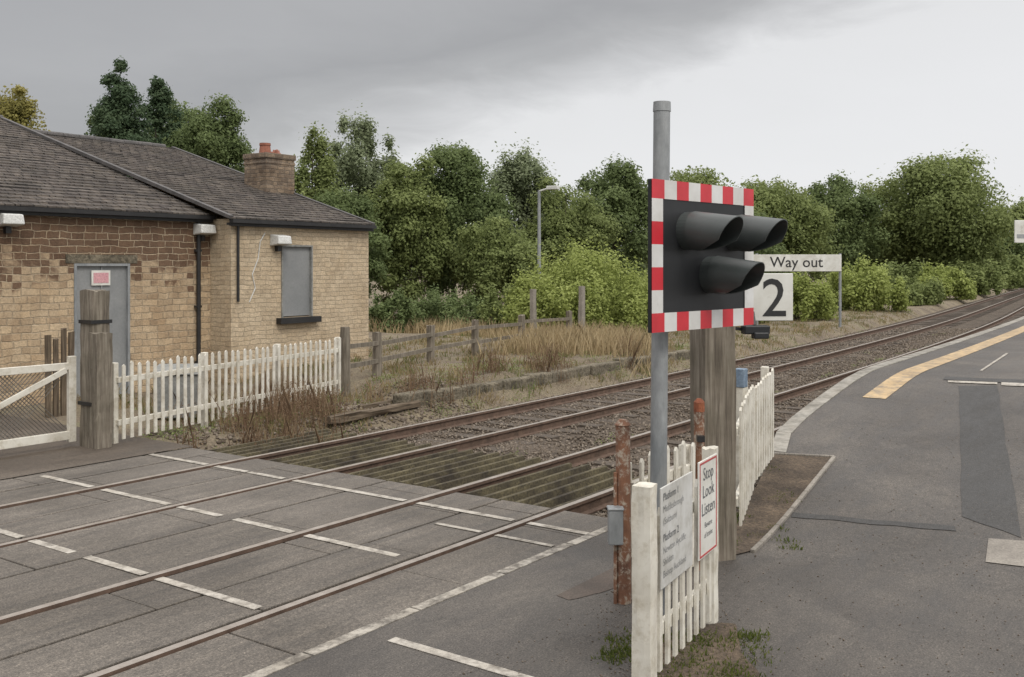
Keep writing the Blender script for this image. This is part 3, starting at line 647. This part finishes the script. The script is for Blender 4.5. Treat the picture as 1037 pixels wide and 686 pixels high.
for (x,z,ln) in ((.44,.72,'lens'),(1.08,.72,'lens'),(.74,.40,'lensa')):
    b=MB(); r=.138
    b.tube((x,0.01,z),(x,-.07,z),r,r,32,Mx=BM); lamp=b.build('lamp',M['hood'],t)
    b=MB(); b.tube((x,-.07,z),(x,-.078,z),r-.03,r-.05,24,Mx=BM); b.build('lens',M[ln],lamp)
    b=MB(); ns=36; nl=8; Lh=.36
    for sh in (0,1):
        for i in range(nl+1):
            f=i/nl
            for j in range(ns+1):
                half=math.radians(178-70*f**1.3); a_=-half+2*half*j/ns; rr=(r+.004-.012*f)-(.007*sh)
                y=-(.07+(Lh)*f*(.80+.2*math.cos(a_)))
                b.v.append(tuple(BM@Vector((x+rr*math.sin(a_),y,z+rr*math.cos(a_)-.035*f))))
    k=ns+1; o2=(nl+1)*k
    for i in range(nl):
        for j in range(ns):
            q=i*k+j; b.f.append((q,q+1,q+k+1,q+k)); b.f.append((o2+q,o2+q+k,o2+q+k+1,o2+q+1))
    for j in range(ns): q=nl*k+j; b.f.append((q,q+1,o2+q+1,o2+q))
    for i in range(nl):
        for j in (0,ns): q=i*k+j; b.f.append((q,q+k,o2+q+k,o2+q))
    b.m=[0]*len(b.f); o=b.build('hood',M['hood'],lamp,smooth=True); em=o.modifiers.new('e','EDGE_SPLIT'); em.split_angle=math.radians(40)
b=MB()
for z in (.25,.85): b.box((.42,.12,z),(.08,.2,.06),Mx=BM); b.box((.60,.055,z),(1.0,.04,.05),Mx=BM)
b.build('bracket',M['galv'],t)
# ---------------- information fence
A=(.81,6.15); rz=math.atan2(1.15,.63)
t=thing('sign_fence','short white picket fence carrying the passenger notices, nearest the camera','fence',(A[0],A[1],0),rz)
for x,w,h,sd in ((0,.125,1.24,1.1),(1.30,.10,1.26,6.6)):
    b=MB(); b.post((x,0,-.08),w,w,h+.08,0,.98,.004,sd,nz=14,k=3,top=.02,corner=.96); b.build('post',M['white'],t)
b=MB()
for i in range(8):
    x=.17+i*.143; w=.025; hh=1.10+random.uniform(-.03,.02); a=random.uniform(-.015,.015); vs=[]
    for y in (-.045,-.025): vs+=[(x-w,y,.05),(x+w,y,.05),(x+w+a,y,hh-.05),(x+a,y,hh),(x-w+a,y,hh-.05)]
    b.add(vs,[(0,1,2,3,4),(9,8,7,6,5),(0,5,6,1),(1,6,7,2),(2,7,8,3),(3,8,9,4),(4,9,5,0)])
b.build('pickets',M['white'],t)
for z in (.28,.92):
    b=MB(); b.beam((.05,0,z),(1.25,0,z),.04,.08); b.build('rail',M['white'],t,bevel=.004)
FM=t.matrix_basis
def signboard(name,label,x0,x1,z0,z1,txts,border=None,y=-.058,tm='text',face='whiteclean'):
    s=thing(name,label,'sign',FM@Vector(((x0+x1)/2,y,z0)),rz)
    w=x1-x0;h=z1-z0; b=MB(); b.box((0,0,h/2),(w,.012,h)); b.build('panel',M[face],s,bevel=.004)
    if border:
        b=MB(); e=.012
        for (cx,cz,dx,dz) in ((0,e/2+.012,w-.024,e),(0,h-e/2-.012,w-.024,e),(-w/2+e/2+.012,h/2,e,h-.024-2*e),(w/2-e/2-.012,h/2,e,h-.024-2*e)): b.box((cx,-.0075,cz),(dx,.003,dz))
        b.build('border',border,s)
    for (st,size,x,z,al,bo_) in txts:
        b=MB(); vs,fs=textgeo(st,size,al,bo_); b.add(vs,fs,0,Matrix.Translation((x,-.0085,z))@RX); b.build('lettering',M[tm],s)
    return s
signboard('platform_notice','grey white notice listing Platform 1 and Platform 2 destinations on the short fence',.12,.72,.57,1.20,
 [('Platform 1',.068,-.27,.545,'LEFT',0),('Middlesbrough',.064,-.27,.47,'LEFT',-.001),('(Saltburn)',.064,-.27,.395,'LEFT',-.001),('Platform 2',.068,-.27,.29,'LEFT',0),('Newton Aycliffe',.064,-.27,.215,'LEFT',-.001),('Shildon',.064,-.27,.14,'LEFT',-.001),('Bishop Auckland',.064,-.27,.065,'LEFT',-.001)],tm='text2',face='greysign')
signboard('stop_look_listen_notice','white Stop Look Listen notice with red border on the short fence',.82,1.22,.57,1.24,
 [('Stop',.125,0,.53,'CENTER',0),('Look',.125,0,.41,'CENTER',0),('Listen',.125,0,.29,'CENTER',0),('Beware',.055,0,.20,'CENTER',0),('of trains',.055,0,.13,'CENTER',0)],M['redtext'],y=-.07,tm='text2')
p=gr(632,610); t=thing('rusty_gate_post','rusty brown gate post with small grey box, left of the notices','post',(p.x,p.y,0),0)
b=MB(); b.tube((0,0,-.1),(-.01,0,1.36),.058,.056,16); b.tube((-.01,0,1.36),(-.01,0,1.40),.064,.03,16); b.build('post',M['rustpaint'],t)
b=MB(); b.tube((-.07,-.03,0),(-.07,-.03,1.0),.014,n=8); b.build('conduit',M['rustpaint'],t)
b=MB(); b.box((-.075,-.08,.60),(.11,.1,.26)); b.box((-.075,-.08,.74),(.125,.115,.02)); b.build('junction_box',M['galv'],t,bevel=.008)
q=px(708,405,8.55); t2=thing('rusty_latch_post','slim rusty post with orange top beside the big timber post','post',(q.x,q.y,0),0)
b=MB(); b.tube((0,0,-.1),(0,0,1.34),.047,.045,14); b.build('post',M['rustpaint'],t2)
b=MB(); b.tube((0,0,1.34),(0,0,1.42),.047,.046,14); b.tube((0,0,1.42),(0,0,1.45),.046,.02,14); b.build('top',M['orange'],t2)
b=MB(); b.box((0,-.06,1.12),(.06,.08,.05)); b.build('latch',M['gutter'],t2)
t=picket_fence('low white wicket gate between the two rusty posts',(p.x+.07,p.y+.02),(q.x-.06,q.y-.05),1.12,0,0,7,.04,2,cat='gate',posth=-.02,name='wicket_gate')
p=gr(722,564); t=thing('timber_post','thick square weathered timber post behind the crossing signal','post',(p.x,p.y,0),0)
b=MB(); b.post((0,0,-.1),.31,.28,2.72,.3,.995,.005,5.5,nz=26,k=6,top=.04,corner=.97); b.build('post',M['wood'],t)
a=px(761,277,9.35);c=px(803,325,9.35)
t=thing('platform_number_sign','square white sign with large black number 2 beside the timber post','sign',((a.x+c.x)/2,9.35,c.z),0.05)
w=c.x-a.x;h=a.z-c.z; b=MB(); b.box((0,0,h/2),(w,.03,h)); b.build('panel',M['whiteclean'],t,bevel=.006)
b=MB(); vs,fs=textgeo('2',.50,'CENTER',.002); b.add(vs,fs,0,Matrix.Translation((.015,-.018,.045))@RX); b.build('number',M['text'],t)
b=MB(); b.box((-.26,.05,h*.75),(.6,.05,.05)); b.box((-.26,.05,h*.25),(.6,.05,.05)); b.build('bracket',M['gutter'],t)
a=px(765,334,9.2); t=thing('small_floodlight','small black floodlight under the number 2 sign','light',a,.1)
b=MB(); b.box((0,0,0),(.24,.12,.08)); b.box((.03,-.04,-.05),(.14,.1,.06)); b.build('housing',M['black'],t,bevel=.012)
b=MB(); b.beam((-.1,.06,.0),(-.26,.04,.02),.03,.03); b.beam((.0,.03,.04),(.0,.08,.16),.03,.02); b.build('arm',M['gutter'],t)
A=RG(746,541);B=RG(760,500);B2=RG(781,466)
picket_fence('white picket fence section next to the timber post and dirt bed',A,B,1.22,R(SN(*A)[0]),R(SN(*B)[0]),8,.07,2,wob=.01)
A2=(B[0]+.02,B[1]+.12)
picket_fence('white picket fence section farther along the dirt bed near the platform ramp',A2,B2,1.12,R(SN(*A2)[0]),R(SN(*B2)[0]),9,.07,2,wob=.01)
q=RG(757,505); t=thing('blue_topped_post','square white post with faded blue top between the picket fence sections','post',(q[0]-.06,q[1]+.05,R(SN(*q)[0])),TH)
b=MB(); b.box((0,0,.55),(.1,.1,1.3)); b.build('post',M['white'],t,bevel=.01)
b=MB(); b.box((0,0,1.28),(.115,.115,.2)); b.build('top',M['blue'],t,bevel=.01)
Yw=42; a=px(762,258,Yw); c=px(852,275,Yw)
t=thing('way_out_sign','long white Way out sign on posts beyond the tracks','sign',(a.x,Yw,0),0.0); w=c.x-a.x;h=a.z-c.z
b=MB(); b.box((w/2,0,c.z+h/2),(w,.06,h)); b.build('panel',M['whiteclean'],t,bevel=.01)
b=MB(); vs,fs=textgeo('Way out',.62,'LEFT',.004); b.add(vs,fs,0,Matrix.Translation((.72,-.035,c.z+.18))@RX); b.build('lettering',M['text'],t)
for x in (.2,w-.03):
    b=MB(); b.tube((x,.07,0),(x,.07,a.z+.05),.06,n=10); b.build('post',M['galv'],t)
Yl=41; t=thing('lamp_post','slender grey lamp post standing in front of the trees','lamp post',((546-U0)*Yl/F,Yl,0),0); zl=H+76*Yl/F
b=MB(); b.tube((0,0,0),(0,0,zl),.09,.06,10); b.build('pole',M['galv'],t)
b=MB(); b.beam((0,0,zl-.03),(.45,-.3,zl+.08),.07,.07); b.box((.55,-.36,zl+.08),(.5,.25,.15),-.5); b.build('lamp_head',M['lampwhite'],t,bevel=.02)
for u,v,Y,lab in ((540,293,34,'short concrete post at the left side of the large bright bush'),(589,290,32,'short concrete post in the dry grass in front of the large bright bush')):
    p=px(u,v,Y); b=MB(); b.post((0,0,0),.18,.18,p.z,TH,.95,.01,u*.1,nz=6); o=tag(b.build('concrete_post',M['slab']),lab,'post'); o.location=(p.x,Y,0)
p=px(1026,223,26); t=thing('platform_edge_sign','small white sign on a post at the right edge of the view','sign',(p.x+.55,26,.8),0)
b=MB(); b.tube((0,0,0),(0,0,3.2),.05,n=10); b.build('post',M['galv'],t)
b=MB(); b.box((-.25,-.07,p.z-.8-.3),(.6,.04,.58)); b.build('panel',M['whiteclean'],t,bevel=.01)
b=MB(); b.box((-.25,-.094,p.z-.8-.42),(.5,.004,.1)); b.build('printed_band',M['galv'],t)
# ---------------- vegetation
def mkleaves(clumps,count,leafs,rng,up=.35,sh=.5,fuzz=.32,env=None):
    cl=np.array([c[:3] for c in clumps]); rad=np.array([c[3:6] for c in clumps]); vol=(rad.prod(1))**(.66); pr=vol/vol.sum()
    k=rng.choice(len(clumps),count,p=pr); d=rng.normal(size=(count,3)); d/=np.linalg.norm(d,axis=1)[:,None]
    r=rng.random(count)**sh*(1+fuzz*rng.normal(size=count)); P=cl[k]+d*rad[k]*r[:,None]
    ct=rng.uniform(-.22,.22,len(clumps))[k]
    if env is not None:
        m=rng.random(count)<.14; e=rng.normal(size=(count,3)); e/=np.linalg.norm(e,axis=1)[:,None]; e*=(rng.random(count)**.4)[:,None]
        Q=np.stack([e[:,0]*env[0]*.90,e[:,1]*env[0]*.90,env[1]+e[:,2]*env[2]*.88],1); P=np.where(m[:,None],Q,P)
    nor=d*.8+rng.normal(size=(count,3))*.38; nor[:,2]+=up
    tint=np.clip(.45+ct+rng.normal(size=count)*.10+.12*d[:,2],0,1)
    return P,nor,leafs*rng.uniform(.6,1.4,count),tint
def tree(label,u,vt,wpx,Y,mat,kind='broad',low=.2,dens=1.0,group='trees beyond the railway line',name='broadleaf_tree',cat='tree',nclump=75,leaf=1.6,zb=0,seed=None):
    rng=np.random.default_rng(seed if seed is not None else int(u*7+vt)); Xc=(u-U0)*Y/F; h=H+(VH-vt)*Y/F-zb; w=wpx*Y/F/2
    t=thing(name,label,cat,(Xc,Y,zb),0,group); z0=h*low; cz=z0+(h-z0)*.5; rz=(h-z0)/2; cl=[]; env=None
    if kind=='conifer':
        for i in range(150):
            f=rng.random()**.8; zz=z0+(h-z0)*f; rr=w*(1-f)**.7+.15; a=rng.uniform(0,6.28); d=rr*rng.uniform(.2,.95)
            cl.append((d*math.cos(a),d*math.sin(a),zz-.12*d,.28*rr+.2,.28*rr+.2,.12*rr+.25))
    elif kind=='bush':
        for i in range(nclump):
            a=rng.uniform(0,6.28); q=rng.random()**.5; d=w*.88*q; top=h*(1-.55*q**2.6)*rng.uniform(.8,1.0); zz=top*rng.uniform(.15,.9); r=w*rng.uniform(.10,.20)
            cl.append((d*math.cos(a),d*math.sin(a),max(r*.3,min(zz,top-r*.5)),r,r,r*1.5))
    elif kind=='airy':
        for i in range(nclump):
            d=rng.normal(size=3); d/=np.linalg.norm(d); q=rng.random()**.5*.88; r=w*rng.uniform(.10,.2)
            zz=cz+d[2]*q*rz; egg=1-.45*max(0,(zz-cz)/rz)
            cl.append((d[0]*q*w*egg,d[1]*q*w*egg,min(zz,h-r*1.4),r,r,r*rng.uniform(1.2,2.2)))
    else:
        ph=rng.uniform(0,6.28,3)
        for i in range(nclump):
            d=rng.normal(size=3); d/=np.linalg.norm(d); q=rng.uniform(.15,1)**.5*.86; r=w*rng.uniform(.13,.28)
            a=math.atan2(d[1],d[0]); lb=1+.16*math.sin(3*a+ph[0])*math.cos(4*d[2]+ph[1])
            zz=cz+d[2]*q*rz*lb; egg=1-.26*max(0,(zz-cz)/rz)**1.5
            cl.append((d[0]*q*w*egg*lb,d[1]*q*w*egg*lb,min(zz,h-r*.8*rng.uniform(.8,2.0)),r,r,r*rng.uniform(.75,1.1)))
        env=(w*.9,cz,rz*.95)
    area=wpx*max(20,(h-z0)*F/Y); cnt=int(min(40000,area*dens*1.1)*(2.6/leaf)**1.0)
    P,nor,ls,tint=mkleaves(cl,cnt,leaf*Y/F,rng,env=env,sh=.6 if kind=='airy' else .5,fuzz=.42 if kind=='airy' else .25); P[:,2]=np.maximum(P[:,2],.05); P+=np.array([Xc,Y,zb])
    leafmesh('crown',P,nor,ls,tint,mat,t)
    b=MB(); tr=max(.07,h*.016)
    if kind=='bush':
        for i in range(5):
            c=cl[i%len(cl)]; b.tube((rng.uniform(-.2,.2),rng.uniform(-.2,.2),0),(c[0]*.7,c[1]*.7,c[2]),.04,.015,6)
        b.build('stem',M['trunk'],t)
    else:
        pts=[Vector((0,0,0))]
        for i in range(1,6): pts.append(Vector((rng.uniform(-.06,.06)*w,rng.uniform(-.06,.06)*w,h*.86*i/5)))
        for i in range(5): b.tube(pts[i],pts[i+1],tr*(1-i/5.5),tr*(1-(i+1)/5.5),8,caps=False)
        if kind!='conifer':
            for c in cl[:26]:
                k=min(4,max(1,int(c[2]/h*4))); b.tube(pts[k],c[:3],tr*.3,tr*.06,6,caps=False)
        b.build('trunk',M['trunk'],t)
    return t
L=M
tree('yellowing tree above the station roof at the far left',14,70,92,62,L['leaf_yellow'],dens=1.4)
tree('dark conifer rising above the station roof',122,63,120,52,L['leaf_conifer'],'conifer',low=.1,name='conifer_tree',dens=2.0)
tree('shorter dark conifer tucked behind the right side of the taller one',160,80,120,57,L['leaf_conifer'],'conifer',low=.1,name='conifer_tree',dens=1.8)
tree('dark green rounded tree right of the conifers, behind the roof',214,90,108,56,L['leaf_dark'],dens=1.6)
tree('low dark leafy tree under the conifers, just over the roof ridge',112,100,80,60,L['leaf_dark'],dens=1.4)
tree('low dark leafy tree between the shorter conifer and the rounded tree behind the roof',178,86,104,61,L['leaf_dark'],dens=1.6)
tree('airy green tree just right of the chimney',318,112,92,46,L['leaf_mid'],'airy',low=.1,dens=1.15,nclump=110)
tree('tall thin-crowned pale tree behind the building end',366,95,100,50,L['leaf_silver'],'airy',low=.12,dens=1.0,nclump=110)
tree('dark leafy tree directly right of the tall thin-crowned tree',412,152,104,47,L['leaf_mid'],low=.02,dens=1.5)
tree('broad dark green tree left of the slender lamp post',462,132,130,50,L['leaf_dark'],low=.02,dens=1.6)
tree('pale green loose tree behind the slender lamp post',528,138,104,56,L['leaf_silver'],'airy',low=.05,dens=1.5,nclump=110)
tree('mid green tree left of the crossing signal',575,176,108,52,L['leaf_mid'],low=.02,dens=1.4)
tree('tall rounded dark tree just left of the signal pole',618,154,124,64,L['leaf_dark'],low=.02,dens=1.6)
tree('wide green tree partly hidden behind the chequered backboard',704,156,136,78,L['leaf_mid'],low=.02,dens=1.4)
tree('olive green tree directly above the Way out sign',784,171,128,82,L['leaf_mid'],low=.02,dens=1.5)
tree('small rounded tree between the Way out sign and the biggest tree',846,170,106,96,L['leaf_dark'],low=.02,dens=1.6)
tree('largest rounded tree towards the right, beside the line',950,146,168,98,L['leaf_mid'],low=.02,dens=1.6,nclump=110)
tree('tree at the right edge of the view in the distance',1032,201,92,145,L['leaf_mid'],low=.02,dens=1.5)
tree('dull green low tree behind the rails at the right of the biggest tree',1002,224,84,125,L['leaf_dark'],low=.02,dens=1.5)
tree('dark low tree filling the gap under the tall thin-crowned tree',345,184,108,43,L['leaf_dark'],low=.02,dens=1.4)
tree('dark low tree left of the large bright bush',502,209,108,46,L['leaf_mid'],low=.02,dens=1.4)
tree('low tree behind the Way out sign and the number 2 sign',745,211,124,70,L['leaf_dark'],low=.02,dens=1.4)
tree('low tree filling the gap left of the biggest tree',888,214,96,104,L['leaf_mid'],low=.02,dens=1.5)
g='bushes along the railway line'
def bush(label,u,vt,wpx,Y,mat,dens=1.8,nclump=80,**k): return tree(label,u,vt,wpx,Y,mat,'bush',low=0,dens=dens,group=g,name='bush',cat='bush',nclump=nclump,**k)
bush('large bright green bush left of the signal pole',592,240,172,37,L['leaf_bright'],nclump=190)
bush('bright green bush behind the chequered signal board',672,258,100,42,L['leaf_bright'])
bush('small green bush behind the number 2 sign',735,262,96,46,L['leaf_bright'])
bush('green bush directly right of the number 2 sign and under the Way out sign',808,274,88,48,L['leaf_bright'])
bush('bright bush immediately right of the Way out sign post',872,256,92,58,L['leaf_bright'])
bush('rounded bright bush second to the right of the Way out sign post',912,260,82,68,L['leaf_mid'])
bush('low bush below the biggest tree',946,260,78,78,L['leaf_bright'])
bush('low dark bush right of the biggest tree trunk',978,262,78,92,L['leaf_mid'])
bush('farthest low bush beside the rails at the right',1012,258,84,118,L['leaf_mid'])
bush('dark bush at the right end of the station building',400,282,60,36,L['leaf_dark'],dens=1.3)
bush('low dark bush behind the post and rail fence',455,287,100,40,L['leaf_dark'],dens=1.3)
bush('small olive bush between the rail fence and the large bright bush',512,284,70,38,L['leaf_mid'],dens=1.3)
rng=np.random.default_rng(5); cl=[]
for i in range(300):
    u=rng.uniform(-250,1500); Y=rng.uniform(150,230); X=(u-U0)*Y/F
    s,n_=SN(X,Y)
    if abs(n_-(8+C(s)))<12: continue
    h=rng.uniform(8,15); cl.append((X,Y,h*.45,rng.uniform(4,8),4,h*.5))
P,nor,ls,tint=mkleaves(cl,60000,.5,rng); P[:,2]=np.abs(P[:,2]); o=leafmesh('distant_wood',P,nor,ls,tint,L['leaf_far']); o['kind']='stuff'; tag(o,'far off belt of green woodland behind the nearer trees','woodland')
def blades(name,label,pts,hts,mat,tint,kind='stuff',cat='grass',wd=.008,lean=.35):
    n=len(pts); a=RNG.uniform(0,6.28,n); l=RNG.uniform(.05,lean,n)*hts; w=wd*RNG.uniform(.6,1.5,n)
    d=np.stack([np.cos(a),np.sin(a),0*a],1); a2=RNG.uniform(0,6.28,n); e=np.stack([np.cos(a2),np.sin(a2),0*a],1)*w[:,None]
    top=pts+d*l[:,None]; top[:,2]+=hts; mid=pts+d*(l*.35)[:,None]; mid[:,2]+=hts*.55
    V=np.stack([pts-e,pts+e,mid+e*.8,top,mid-e*.8],1).reshape(-1,3)
    o=rawmesh(name,V,n,5,tint,mat); o['kind']=kind; tag(o,label,cat); return o
def scatter(cents,per,spread,zf=vz):
    c=np.repeat(np.array(cents),per,0); c=c+RNG.normal(size=c.shape)*np.array(spread); s,n_=c[:,0],c[:,1]
    z=np.array([zf(a,b_) for a,b_ in zip(s,n_)])-.02; cc=np.array([C(x) for x in s]); nn=n_+cc
    return np.stack([TX*s-TY*nn,TY*s+TX*nn,z],1)
k=1500; cs_=np.stack([10.5+RNG.random(k)**1.3*50,12.3+RNG.random(k)**1.2*9],1)
p=scatter(cs_,22,(.18,.15)); hs=np.repeat(RNG.uniform(.3,1,k)**2,22)*RNG.uniform(.04,.30,len(p))+.03
blades('verge_grass','patchy dry and green grass covering the verge left of the tracks',p,hs,M['grass_mix'],np.clip(np.repeat(RNG.random(k)*.9,22)+RNG.normal(size=len(p))*.15,0,1),wd=.011,lean=.8)
def pxc(u,v,z=0):
    g_=gr(u,v,z); s,n_=SN(g_.x,g_.y); return (s,n_-C(s))
cs_=[pxc(RNG.uniform(525,650),RNG.uniform(349,368)) for _ in range(140)]+[pxc(RNG.uniform(380,520),RNG.uniform(332,345)) for _ in range(100)]
p=scatter(cs_,55,(.5,.35)); hs=np.repeat(RNG.uniform(.4,1,len(cs_)),55)*RNG.uniform(.2,.9,len(p))
blades('tall_dry_grass','tall straw coloured grass below the large bright bush',p,hs,M['straw'],np.clip(np.repeat(RNG.random(len(cs_)),55)*.6+RNG.random(len(p))*.4,0,1),wd=.012,lean=.7)
def weedleaves(name,label,cents,per,spread,hmax,size,mat,zf=vz):
    p=scatter(cents,per,spread,zf); hq=np.repeat(RNG.uniform(.3,1,len(cents)),per)*hmax; p[:,2]+=RNG.random(len(p))*hq
    nor=RNG.normal(size=p.shape); nor[:,2]+=1.2; o=leafmesh(name,p,nor,RNG.uniform(.6,1.4,len(p))*size,np.clip(np.repeat(RNG.random(len(cents)),per)*.6+RNG.random(len(p))*.4,0,1),mat); o['kind']='stuff'; tag(o,label,'weeds')
cs_=[pxc(RNG.uniform(262,338),RNG.uniform(402,422)) for _ in range(38)]+[pxc(RNG.uniform(180,345),RNG.uniform(418,448)) for _ in range(34)]+[(RNG.uniform(14,24),RNG.uniform(12.5,13.3)) for _ in range(30)]
weedleaves('brown_dock_weeds','reddish brown dead weeds in front of the long picket fence',cs_,130,(.15,.11),.58,.016,M['brownweed'])
p=scatter(cs_,18,(.12,.1)); blades('dead_stalks','thin brown dead stalks rising among the weeds by the picket fence',p,RNG.uniform(.15,.75,len(p)),M['brownweed'],RNG.random(len(p)),cat='weeds',wd=.006,lean=.5)
cs_=[pxc(RNG.uniform(150,345),RNG.uniform(405,450)) for _ in range(38)]+[(RNG.uniform(12,30),RNG.uniform(12.2,14.5)) for _ in range(110)]
weedleaves('low_weeds','low green weeds along the foot of the long picket fence and the verge',cs_,80,(.16,.10),.20,.016,M['leaf_mid'])
cs_=[(RNG.uniform(11.5,45),RNG.choice([7.9,8.6,11.6,11.9,5.2,5.35])+RNG.normal()*.15) for _ in range(90)]
weedleaves('track_weeds','small green weeds growing through the ballast between the tracks',cs_,40,(.12,.06),.12,.014,M['leaf_mid'],zf=lambda s,n:pz(n)+.02)
n=1500; s_=RNG.uniform(9.3,16,n); nn=12.2+RNG.random(n)**1.3*1.6; Z=np.array([vz(a,b_) for a,b_ in zip(s_,nn)])+.01; cs=np.array([C(x) for x in s_]); X=TX*s_-TY*(nn+cs); Y=TY*s_+TX*(nn+cs)
sz=RNG.uniform(.015,.05,n)*RNG.random(n)**.5+.01; V=base[None]*sz[:,None,None]*RNG.uniform(.6,1.3,(n,6,1))+np.stack([X,Y,Z],1)[:,None]; idx=(fc[None]+(np.arange(n)*6)[:,None,None]).reshape(-1)
o=rawmesh('rubble',V.reshape(-1,3),n*8,3,np.repeat(RNG.random(n),8),M['stone'],idx=idx); o['kind']='stuff'; tag(o,'scattered stones and rubble on the verge before the long picket fence','rubble')
def flat(s,n_): return R(s)
def pxf(u,v): 
    X,Y=RG(u,v); s,n_=SN(X,Y); return (s,n_-C(s))
cs_=[pxf(RNG.uniform(665,770),RNG.uniform(640,690)) for _ in range(40)]+[pxf(RNG.uniform(603,640),RNG.uniform(648,668)) for _ in range(12)]+[pxf(RNG.uniform(730,800),RNG.uniform(470,560)) for _ in range(20)]
p=scatter(cs_,60,(.06,.06),flat); blades('moss_tufts','green moss and grass tufts around the foot of the notice fence',p,RNG.uniform(.015,.06,len(p)),M['mossgreen'],RNG.random(len(p)),wd=.006,lean=.8)
n=9000; uu=RNG.uniform(380,1040,n); vv=RNG.uniform(400,690,n); gx=[];
for a_,b_ in zip(uu,vv):
    X_,Y_=RG(a_,b_)
    if SN(X_,Y_)[1]<4.0: gx.append((X_,Y_,R(SN(X_,Y_)[0])+.004))
gx=np.array(gx); n=len(gx); kk=(RNG.random(n)<.16)|((np.abs(gx[:,0]-1.1)<.5)&(gx[:,1]<8.6)); gx=gx[kk]; n=len(gx)
sz=RNG.uniform(.003,.009,n); V=base[None]*sz[:,None,None]*RNG.uniform(.6,1.3,(n,6,1))+gx[:,None]; idx=(fc[None]+(np.arange(n)*6)[:,None,None]).reshape(-1)
o=rawmesh('grit',V.reshape(-1,3),n*8,3,np.repeat(RNG.random(n),8),M['stone'],idx=idx); o['kind']='stuff'; tag(o,'scattered grit and fine gravel on the near tarmac','grit')
struct(qpatch('mossy_dirt_patch',None,M['dirt'],[(662,640),(740,634),(770,700),(652,700)],.007,rag=.08,k=20))
# ---------------- world, light, camera
sc=bpy.context.scene; w=bpy.data.worlds.new('World'); sc.world=w; w.use_nodes=True; t=w.node_tree; t.nodes.clear()
out=N(t,'ShaderNodeOutputWorld'); sky=N(t,'ShaderNodeTexSky'); sky.sky_type='NISHITA'; sky.sun_disc=False; sky.sun_elevation=math.radians(48); sky.sun_rotation=math.radians(150)
b1=N(t,'ShaderNodeBackground'); b1.inputs[1].default_value=.006; t.links.new(sky.outputs[0],b1.inputs[0])
tc=N(t,'ShaderNodeTexCoord'); sx=N(t,'ShaderNodeSeparateXYZ'); t.links.new(tc.outputs['Generated'],sx.inputs[0])
mp=N(t,'ShaderNodeMapping'); mp.inputs['Scale'].default_value=(1,1,3.0); t.links.new(tc.outputs['Generated'],mp.inputs[0])
n1=noise(t,mp.outputs[0],2.4,5,.5,.4); n2=noise(t,mp.outputs[0],7,8,.6,.5)
def mth(op,a,b_):
    m=N(t,'ShaderNodeMath',operation=op)
    for i,v in enumerate((a,b_)):
        if isinstance(v,(int,float)): m.inputs[i].default_value=v
        else: t.links.new(v,m.inputs[i])
    return m.outputs[0]
Lx=mth('SUBTRACT',sx.outputs[2],mth('MULTIPLY',sx.outputs[0],.30)); Lx=mth('ADD',Lx,mth('MULTIPLY',mth('SUBTRACT',n1,.5),.13)); Lx=mth('ADD',Lx,mth('MULTIPLY',mth('SUBTRACT',n2,.5),.09))
cl_=ramp(t,Lx,[(.0,(.80,.80,.81)),(.13,(.76,.76,.765)),(.16,(.60,.60,.605)),(.20,(.44,.44,.442)),(.245,(.37,.37,.375)),(.30,(.42,.42,.425)),(.5,(.34,.34,.35))])
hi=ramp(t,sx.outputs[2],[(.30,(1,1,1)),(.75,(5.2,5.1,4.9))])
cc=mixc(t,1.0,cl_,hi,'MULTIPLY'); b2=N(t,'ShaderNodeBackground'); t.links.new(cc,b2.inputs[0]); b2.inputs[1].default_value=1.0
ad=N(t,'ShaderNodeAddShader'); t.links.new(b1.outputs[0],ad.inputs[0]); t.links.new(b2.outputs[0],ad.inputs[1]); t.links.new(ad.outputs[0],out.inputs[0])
sd=bpy.data.lights.new('sun','SUN'); sd.energy=1.5; sd.angle=math.radians(20); sd.color=(1,.95,.86); so=bpy.data.objects.new('sun',sd); col.objects.link(so); so.rotation_euler=(math.radians(42),0,math.radians(30))
cd=bpy.data.cameras.new('camera'); cd.sensor_width=36; cd.lens=36*F/1037; cd.shift_y=-(343-VH)/1037; cd.clip_end=3000; cd.clip_start=.05
co=bpy.data.objects.new('camera',cd); col.objects.link(co); co.location=(0,0,H); co.rotation_euler=(math.pi/2,0,0); sc.camera=co
sc.view_settings.view_transform='Standard'; sc.view_settings.look='None'; sc.view_settings.exposure=0
